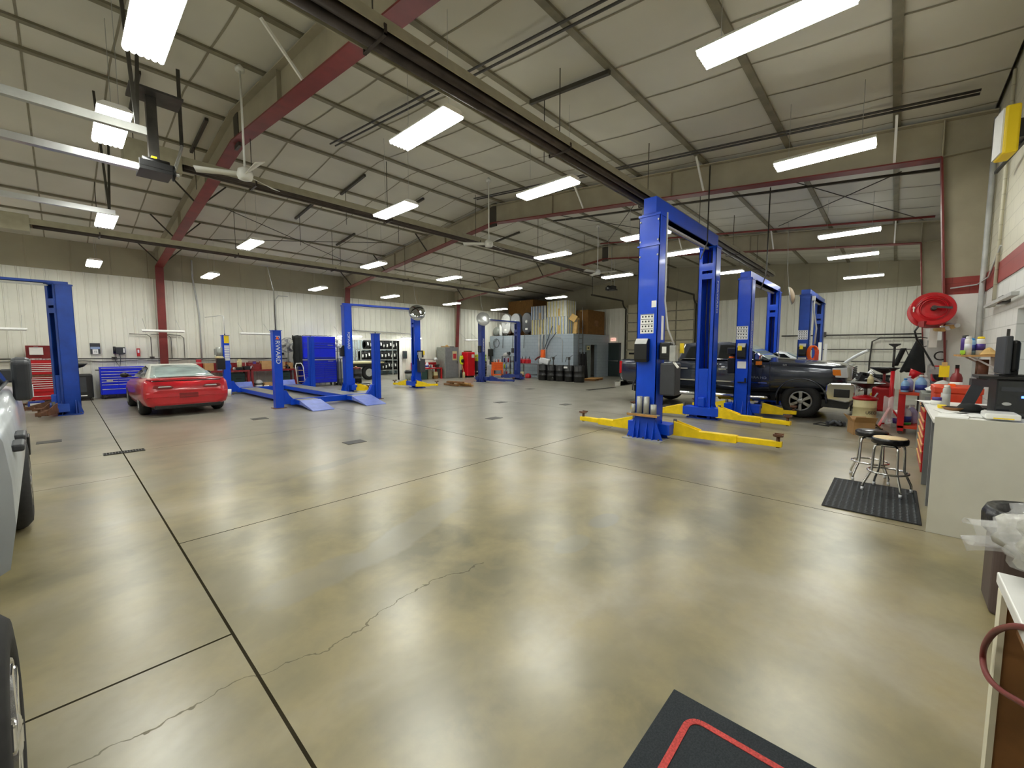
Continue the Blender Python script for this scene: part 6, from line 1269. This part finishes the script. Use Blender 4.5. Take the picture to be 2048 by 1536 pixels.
# white counter
ct = thing('counter', 'white counter with a big plain white end panel', 'counter', (5.42, -1.0, 0))
MB().box(0, 0.01, 0, .022, .69, 1.09).build('end_panel', 'panel_white', ct); MB().box(.022, .01, 1.03, 1.95, .7, 1.067).build('top', 'white', ct, bevel=.004)
MB().box(.022, .01, .0, 1.93, .03, 1.03).box(1.9, .01, 0, 1.93, .66, 1.03).box(.95, .03, .0, .97, .62, 1.03).build('carcass', 'grey', ct); MB().box(.022, .03, .45, 1.9, .6, .47).build('shelf', 'grey', ct)
MB().box(.022, .62, .0, .06, .66, 1.03).box(.9, .62, 0, .98, .66, 1.03).box(.022, .63, .95, 1.93, .66, 1.03).build('face_frame', 'grey', ct)
tc = cabinet('tool_chest', 'red tool chest with pale drawer lips at the far end of the white counter', 'tool chest', (8.62, -.33, 0), PI, 1.2, .62, .1, .96, zr(.12, .26, .4, .5, .6, .7, .8, .94), 'red', 'kraft')
t = thing('black_bucket', 'black bin beside the shelf legs of the white counter', 'bin', (6.9, -.5, 0.474)); MB().box(-.12, -.1, .0, .12, .1, .24).build('bin', 'black', t, bevel=.02); MB().tube([(-.1, .08, .24), (-.08, .12, .4), (.08, .12, .4), (.1, .08, .24)], .008, 6).build('wire_handle', 'iron', t)
tb = thing('tool_box', 'big orange-red toolbox standing at the far end of the counter', 'tool box', (7.95, -.63, .96)); MB().box(-.3, -.2, 0, .3, .22, .19).build('box', 'orange_red', tb, bevel=.012); MB().box(-.31, -.21, .19, .31, .23, .275).build('lid', 'orange_red', tb, bevel=.015); MB().box(-.325, .1, .1, -.3, .16, .2).box(-.325, -.12, .1, -.3, -.06, .2).build('latch', 'white', tb); MB().box(-.1, .02, .275, .06, .08, .3).build('handle', 'orange', tb)
t = thing('shallow_bowls', 'stack of dark parts trays at the corner of the red tool chest', 'trays', (7.62, -.36+.0, .96));
for k in range(3): MB().lathe([(.001, .0), (.05, 0), (.075, .025), (.07, .025), (.045, .006), (.001, .006)], 20, (0, .0, .022*k)).build('tray', 'dgrey', t)
bottle('grey metal spray can standing on the white counter', (6.75, -.46, 1.07), 'lgrey', 'white', .033, .24, band='lgrey')
t = thing('tape_rolls', 'white and purple tape rolls beside the spray can on the counter', 'tape', (6.9, -.4, 1.07)); MB().lathe([(.03, 0), (.055, 0), (.055, .05), (.03, .05), (.03, 0)], 20).build('roll', 'white', t); MB().lathe([(.025, .05), (.045, .05), (.045, .085), (.025, .085), (.025, .05)], 20).build('purple_roll', 'purple', t)
t = thing('yellow_pad', 'small yellow pad in front of the spray can on the counter', 'note pad', (6.55, -.42, 1.07)); MB().box(-.06, -.035, 0, .06, .035, .03).build('pad', 'label_yellow', t)
for k, (x, y, a, lab) in enumerate(((7.15, -.37, .2, 'white sheet at the far end of the counter by the tool chest'), (6.1, -.47, .1, 'white sheets at the middle of the counter'), (5.75, -.45, -.15, 'white sheet near the end panel of the counter'), (5.95, -.62, .3, 'white sheet under the white box on the counter'))):
    t = thing('paper_sheets', lab, 'papers', (x, y, 1.071), a); MB().box(-.15, -.1, 0, .15, .1, .003).cbox(.02, .01, .005, .28, .19, .002, .1).build('sheet', 'paper', t)
t = thing('ash_tray', 'cluttered brown tray lying on the counter papers', 'tray', (6.3, -.5, 1.08)); MB().lathe([(.001, 0), (.08, 0), (.1, .03), (.09, .03), (.07, .008), (.001, .008)], 24).build('dish', 'wood_dark', t); MB().cbox(.0, 0, .02, .12, .03, .02, .5).cbox(.02, .03, .025, .08, .02, .02, 1.2).build('contents', 'dgrey', t)
t = thing('cap', 'dark cap lying on the counter beside the computer', 'cap', (6.3, -.6, 1.075)); MB().lathe([(.1, 0), (.098, .03), (.07, .07), (.001, .085)], 20).grid(lambda u, v: (-.06-.1*v, (u-.5)*.16, .004), 4, 3).build('cap', 'overalls', t)
t = thing('keyboard', 'dark tilted keyboard panel leaning beside the computer on the counter', 'keyboard', (6.75, -.72, 1.07)); MB().bar((.06, .1, .0), (.12, .02, .24), .1, .02, up=(1,0,0)).build('panel', 'dgrey', t); MB().box(-.08, -.12, 0, .22, .12, .015).build('base', 'black', t)
pc = thing('computer_tower', 'black computer tower with a blue light on the counter', 'computer', (6.1, -.83, 1.07)); MB().box(-.12, -.11, 0, .32, .1, .36).build('case', 'black', pc, bevel=.012); MB().box(-.126, -.1, .02, -.12, .09, .34).build('front_panel', 'glass_dark', pc); MB().box(-.13, -.08, .25, -.126, .07, .29).build('disc_drive', 'dgrey', pc); MB().box(-.13, -.075, .19, -.126, -.055, .21).build('power_light', 'led_blue', pc); MB().lathe([(.001, 0), (.03, 0), (.03, .003)], 16, (-.127, .03, .13), Matrix.Rotation(-PI/2, 3, 'Y'), sx=.5).build('badge', 'lgrey', pc); MB().box(-.14, -.15, .36, .34, .22, .385).build('shelf_board', 'black', pc)
t = thing('monitor', 'black computer monitor seen edge-on above the computer tower', 'monitor', (6.2, -.83, 1.456)); MB().cbox(0, .05, .2, .42, .045, .36, .03).build('screen', 'dgrey', t, bevel=.01); MB().cbox(.0, .0, .19, .36, .06, .3, .03).build('back_shell', 'black', t, bevel=.03); MB().box(-.03, -.05, .0, .05, .02, .2).box(-.12, -.1, 0, .14, .08, .012).build('stand', 'black', t); MB().box(-.01, .02, .37, .02, .04, .45).build('camera_stub', 'iron', t)
t = thing('white_box', 'white box with a yellow strip lying on the counter end', 'box', (5.72, -.74, 1.09)); MB().box(-.14, -.1, 0, .14, .11, .05).build('box', 'white_gloss', t, bevel=.012); MB().box(-.142, -.06, .006, -.138, .06, .016).build('yellow_strip', 'label_yellow', t)
# bar stools and mats
def stool(lab, loc, a, top):
    t = thing('bar_stool', lab, 'stool', loc, a, 'chrome bar stools'); h = .65
    MB().lathe([(.001, h-.07), (.16, h-.07), (.17, h-.06), (.17, h-.012), (.16, h), (.001, h)], 32).build('seat', 'seat_black', t); MB().lathe([(.158, h-.004), (.152, h+.004), (.001, h+.006)], 32).build('seat_pad', top, t)
    MB().cyl((0,0,h-.1), (0,0,h-.07), .1, 16).build('swivel_plate', 'chrome', t)
    for k in range(4):
        q = 2*PI*k/4+.4; c, s = math.cos(q), math.sin(q)
        l = MB().tube([(c*.06, s*.06, h-.09), (c*.12, s*.12, h-.09), (c*.15, s*.15, h-.11), (c*.155, s*.155, h-.15), (c*.165, s*.165, .25), (c*.235, s*.235, .1), (c*.245, s*.245, .07), (c*.25, s*.25, .0)], .013, 8).build('leg', 'chrome', t); MB().cyl((c*.25, s*.25, 0), (c*.248, s*.248, .04), .016, 8).build('foot_cap', 'jug_white', l)
    MB().tube([(.185*math.cos(2*PI*k/32), .185*math.sin(2*PI*k/32), .24) for k in range(32)], .012, 8, True).build('foot_ring', 'chrome', t)
stool('chrome bar stool with a worn tan seat nearer the white counter', (6.62, -.02, .014), .1, 'seat_tan'); stool('chrome bar stool with a glossy black seat behind the tan one', (7.15, .16, .0), .5, 'seat_black')
t = thing('anti_fatigue_mat', 'black studded rubber mat under the bar stools', 'mat', (5.56, -.29, 0)); MB().box(0, 0, 0, 1.34, .79, .012).build('base', 'rubber', t, bevel=.006); m = MB()
mk('stud', '#3c4144', .45)
for i in range(24):
    for j in range(14): x, y = .04+i*.0545, .04+j*.0545; m.add([(x-.018, y, .012), (x, y-.018, .012), (x+.018, y, .012), (x, y+.018, .012), (x, y, .019)], [(0,1,4), (1,2,4), (2,3,4), (3,0,4)])
s = m.build('studs', 'stud', t); s['kind'] = 'stuff'
t = thing('door_mat', 'charcoal entrance mat with a red border line at the bottom of the photo', 'mat', (1.98, .72, 0)); MB().box(-1.3, -.95, 0, 0, 0, .012).build('pile', 'carpet', t, bevel=.004); m = MB(); r = .06; a, b2 = -.11, -.14; w = .014
def strip(p, q): m.bar(p, q, w*2, .004)
arc = [(a-r+r*math.cos(k*PI/12), b2+.02-r+r*math.sin(k*PI/12), .013) for k in range(7)]
pts = [(a, -.84, .013)]+arc+[(-1.19, b2+.02, .013), (-1.19, -.84, .013)]
for p, q in zip(pts, pts[1:]): strip(p, q)
strip(pts[-1], pts[0]); m.build('border_line', 'carpet_red', t)
# trash can and foreground bench
t = thing('trash_can', 'brown trash can with a black liner in front of the white counter', 'trash can', (4.15, -.74, 0)); MB().prism([(-.16, -.2), (.16, -.2), (.2, -.16), (.2, .16), (.16, .2), (-.16, .2), (-.2, .16), (-.2, -.16)], 0, .6, 'z').build('can', 'bin_brown', t, bevel=.02)
MB().lathe([(.2, .5), (.245, .52), (.25, .62), (.23, .67), (.19, .66), (.17, .58), (.12, .45), (.001, .42)], 20).build('liner', 'bag_black', t)
fb = thing('workbench', 'wooden workbench with a white top at the right front of the photo', 'workbench', (-.6, -.99, 0)); MB().box(0, .02, .88, 2.8, .68, .92).build('top', 'white_gloss', fb, bevel=.004)
mk('paint_cream', '#d8d3bb', .6, nz=.1)
for x in (.02, 2.7):
    for y in (.04, .58): MB().box(x, y, 0, x+.05, y+.09, .88).build('leg', 'wood_dark', fb); MB().box(x-.006, y+.085, 0, x+.056, y+.1, .88).build('leg_face', 'paint_cream', fb)
MB().box(.05, .6, .76, 2.7, .64, .88).build('apron', 'wood_dark', fb); MB().box(.05, .06, .1, 2.7, .1, .2).build('rear_rail', 'wood_dark', fb)
t = thing('peg_panel', 'black perforated panel with white dots leaning under the front workbench', 'panel', (1.75, -.62, 0)); MB().cbox(0, 0, .22, .35, .02, .44, .35).build('panel', 'black', t); m = MB()
for i in range(5):
    for j in range(6): m.cbox(-.13+.065*i, .012+.35*.0+.365*(-.13+.065*i), .06+.066*j, .012, .004, .012, .35)
m.build('dots', 'paper', t)
t = thing('loose_board', 'tan board leaning under the front workbench', 'board', (1.6, -.45, 0)); MB().bar((.2, -.08, .1), (-.45, -.05, .62), .18, .02, up=(0,1,0)).build('board', 'wood', t)
t = tag(MB().grid(lambda u, v: (1.35+.3*(u-.5), -.4+.3*(v-.5), .01+.1*math.sin(PI*u)*math.sin(PI*v)*(.6+.4*math.sin(13*u+7*v))), 14, 12).build('plastic_wrap', 'clear_bag', solid=.003), 'crumpled clear plastic on the floor under the front workbench', 'plastic')
def bagf(u, v):
    a = 2*PI*u; b = PI*v; w = 1+.13*math.sin(5*a+3*b)+.09*math.sin(9*a-4*b)+.06*math.sin(14*b+6*a)
    return (2.24+.23*w*math.sin(b)*math.cos(a), -.51+.2*w*math.sin(b)*math.sin(a), 1.05-.122*math.cos(b)*w)
t = thing('clear_bag', 'clear plastic bag of crumpled packing on the end of the front workbench', 'bag', (0, 0, 0)); MB().grid(bagf, 40, 22).build('film', 'clear_bag', t)
def bagi(u, v):
    a = 2*PI*u; b = PI*v; w = 1+.2*math.sin(7*a+3*b)+.1*math.sin(11*a-6*b)
    return (2.235+.2*w*math.sin(b)*math.cos(a), -.51+.175*w*math.sin(b)*math.sin(a), 1.042-.105*math.cos(b)*w)
mk('packing', '#a8a69c', .6, nz=.4, ns=14, bump=.6)
MB().grid(bagi, 36, 20).build('contents', 'packing', t)
MB().grid(lambda u, v: (2.4+.04*v+.02*math.sin(9*u), -.4+.14*v+.02*math.sin(9*u), 1.0+(u-.5)*(.14-.08*v+.08*v*v)+.03*math.sin(11*u)-.04*v), 14, 8).build('tied_tail', 'clear_bag', t, solid=.003)
pipe('air_hose', 'dark red air hose looping over the edge of the front workbench', 'hose', sm([(1.4, -.62, .945), (1.62, -.42, .945), (1.75, -.32, .94), (1.92, -.288, .84), (2.07, -.283, .71), (2.11, -.285, .63), (2.02, -.285, .625), (1.9, -.3, .655), (1.72, -.36, .71), (1.4, -.5, .7)]), .0088, 'hose_red')
t = thing('red_cloth', 'folded dull red cloth on the white top of the front workbench', 'cloth', (1.9, -.48, .922)); MB().cbox(0, 0, .012, .16, .13, .024, .5).build('cloth', 'hose_red', t, bevel=.008)
t = thing('small_foot_box', 'grey box on the floor at the foot of the front workbench leg', 'box', (2.0, -.26, 0)); MB().box(-.05, -.02, 0, .04, .04, .05).build('box', 'dgrey', t, bevel=.006)
# floor drains
for k, (x, y, w, d, lab) in enumerate(((3.6, 7.3, .36, .26, 'floor drain plate in the middle foreground'), (7.28, 7.32, .38, .26, 'floor drain plate right of the middle, before the blue lift'), (3.26, 11.58, .34, .3, 'floor drain plate between the red car and the drive-on lift'), (9.7, 9.45, .38, .3, 'floor drain plate in mid hall'), (-.25, 11.5, .32, .3, 'floor drain plate at the left before the dark blue lift'), (10.7, 7.55, .35, .25, 'floor drain plate left of the tall twin blue posts'), (14.0, 11.8, .35, .3, 'far floor drain plate before the navy lift'))):
    t = thing('floor_drain', lab, 'drain', (x, y, 0), 0, 'floor drain plates'); MB().box(-w/2, -d/2, 0, w/2, d/2, .006).build('plate', 'iron', t)
for x, y, L, n, lab in ((.62, 9.4, .5, 14, 'slotted trench drain grate across the long floor joint'), (16.2, 9.5, 2.0, 30, 'long dark trench drain left of the tail of the pickup')):
    t = thing('trench_drain', lab, 'drain', (x, y, 0), 0 if L < 1 else -.1); MB().box(-L/2, -.09, 0, L/2, .09, .004).build('channel', 'dark_hole', t); m = MB().box(-L/2, -.09, .0, L/2, -.075, .012).box(-L/2, .075, .0, L/2, .09, .012)
    for k in range(n+1): m.box(-L/2+L*k/n-.005, -.09, .0, -L/2+L*k/n+.005, .09, .012)
    m.build('grate', 'iron', t)
# orange lamp reel on the far lift
t = thing('orange_cord_reel', 'orange hand lamp cords hung on the paler blue lift post', 'cord reel', (16.05, 1.86, 1.62))
for k in range(5): MB().tube([(.0+.02*k, .11*math.cos(a)+.02*k, .22*math.sin(a)) for a in [2*PI*j/16 for j in range(16)]], .02, 6, True).build('cord_loop', 'orange', t)
MB().box(-.04, -.12, -.25, .08, -.02, .1).build('lamp_guard', 'orange_red', t, bevel=.02)
t = thing('white_strips', 'two white trim strips standing behind the paler blue lift', 'trim strips', (19.15, 1.98, 0)); MB().box(-.02, .02, 0, .02, .12, 2.0).box(.1, -.14, 0, .14, -.05, 1.95).build('strip', 'white', t)
pipe('wall_conduit', 'conduit along the back wall behind the white car', 'conduit', [(24.5, 4.2, 2.42), (24.5, -.8, 2.4)], .03, 'iron'); pipe('wall_conduit', 'lower thin conduit along the back wall behind the raised bonnet', 'conduit', [(24.55, 3.2, 1.2), (24.55, -.9, 1.2)], .02, 'iron'); pipe('wall_conduit', 'middle thin conduit along the back wall behind the raised bonnet', 'conduit', [(24.55, 3.2, 1.75), (24.55, -.9, 1.75)], .02, 'iron'); pipe('wall_conduit', 'conduit bending down the back wall left of the black coat', 'conduit', [(24.5, -.8, 2.25), (24.5, .5, 2.25), (24.5, .75, 2.1), (24.5, .8, 1.2), (24.5, .8, .2)], .03, 'iron')
t = thing('wall_box', 'small electrical box on the back wall conduit', 'outlet', (24.52, 2.55, 2.45)); MB().box(-.06, -.14, -.12, .04, .14, .12).build('box', 'iron', t, bevel=.01)
# ================================================================ camera, light, view
w = bpy.data.worlds.new('w'); S.world = w; w.use_nodes = True; w.node_tree.nodes['Background'].inputs[0].default_value = (.02, .02, .02, 1); w.node_tree.nodes['Background'].inputs[1].default_value = .2
lm = M['lamp'].node_tree.nodes['Principled BSDF']; lm.inputs['Emission Color'].default_value = (.985, 1, .925, 1); lm.inputs['Emission Strength'].default_value = LAMP
cd = bpy.data.cameras.new('camera'); cam = bpy.data.objects.new('camera', cd); C.objects.link(cam)
cd.sensor_width = 36; cd.lens = 828/2048*36; cd.clip_start = .02; cd.clip_end = 200
cam.location = (0, 0, 1.7); cam.rotation_euler = (math.radians(90-4.63), 0, math.radians(42.64-90)); S.camera = cam
S.view_settings.view_transform = 'Standard'; S.view_settings.look = 'None'; S.view_settings.gamma = 1; S.view_settings.use_curve_mapping = False; S.view_settings.exposure = EXPO
S.cycles.max_bounces = 8; S.cycles.diffuse_bounces = 5; S.cycles.glossy_bounces = 4; S.cycles.transmission_bounces = 6; S.cycles.caustics_reflective = False; S.cycles.caustics_refractive = False; S.cycles.sample_clamp_indirect = 4
S.cycles.use_denoising = True
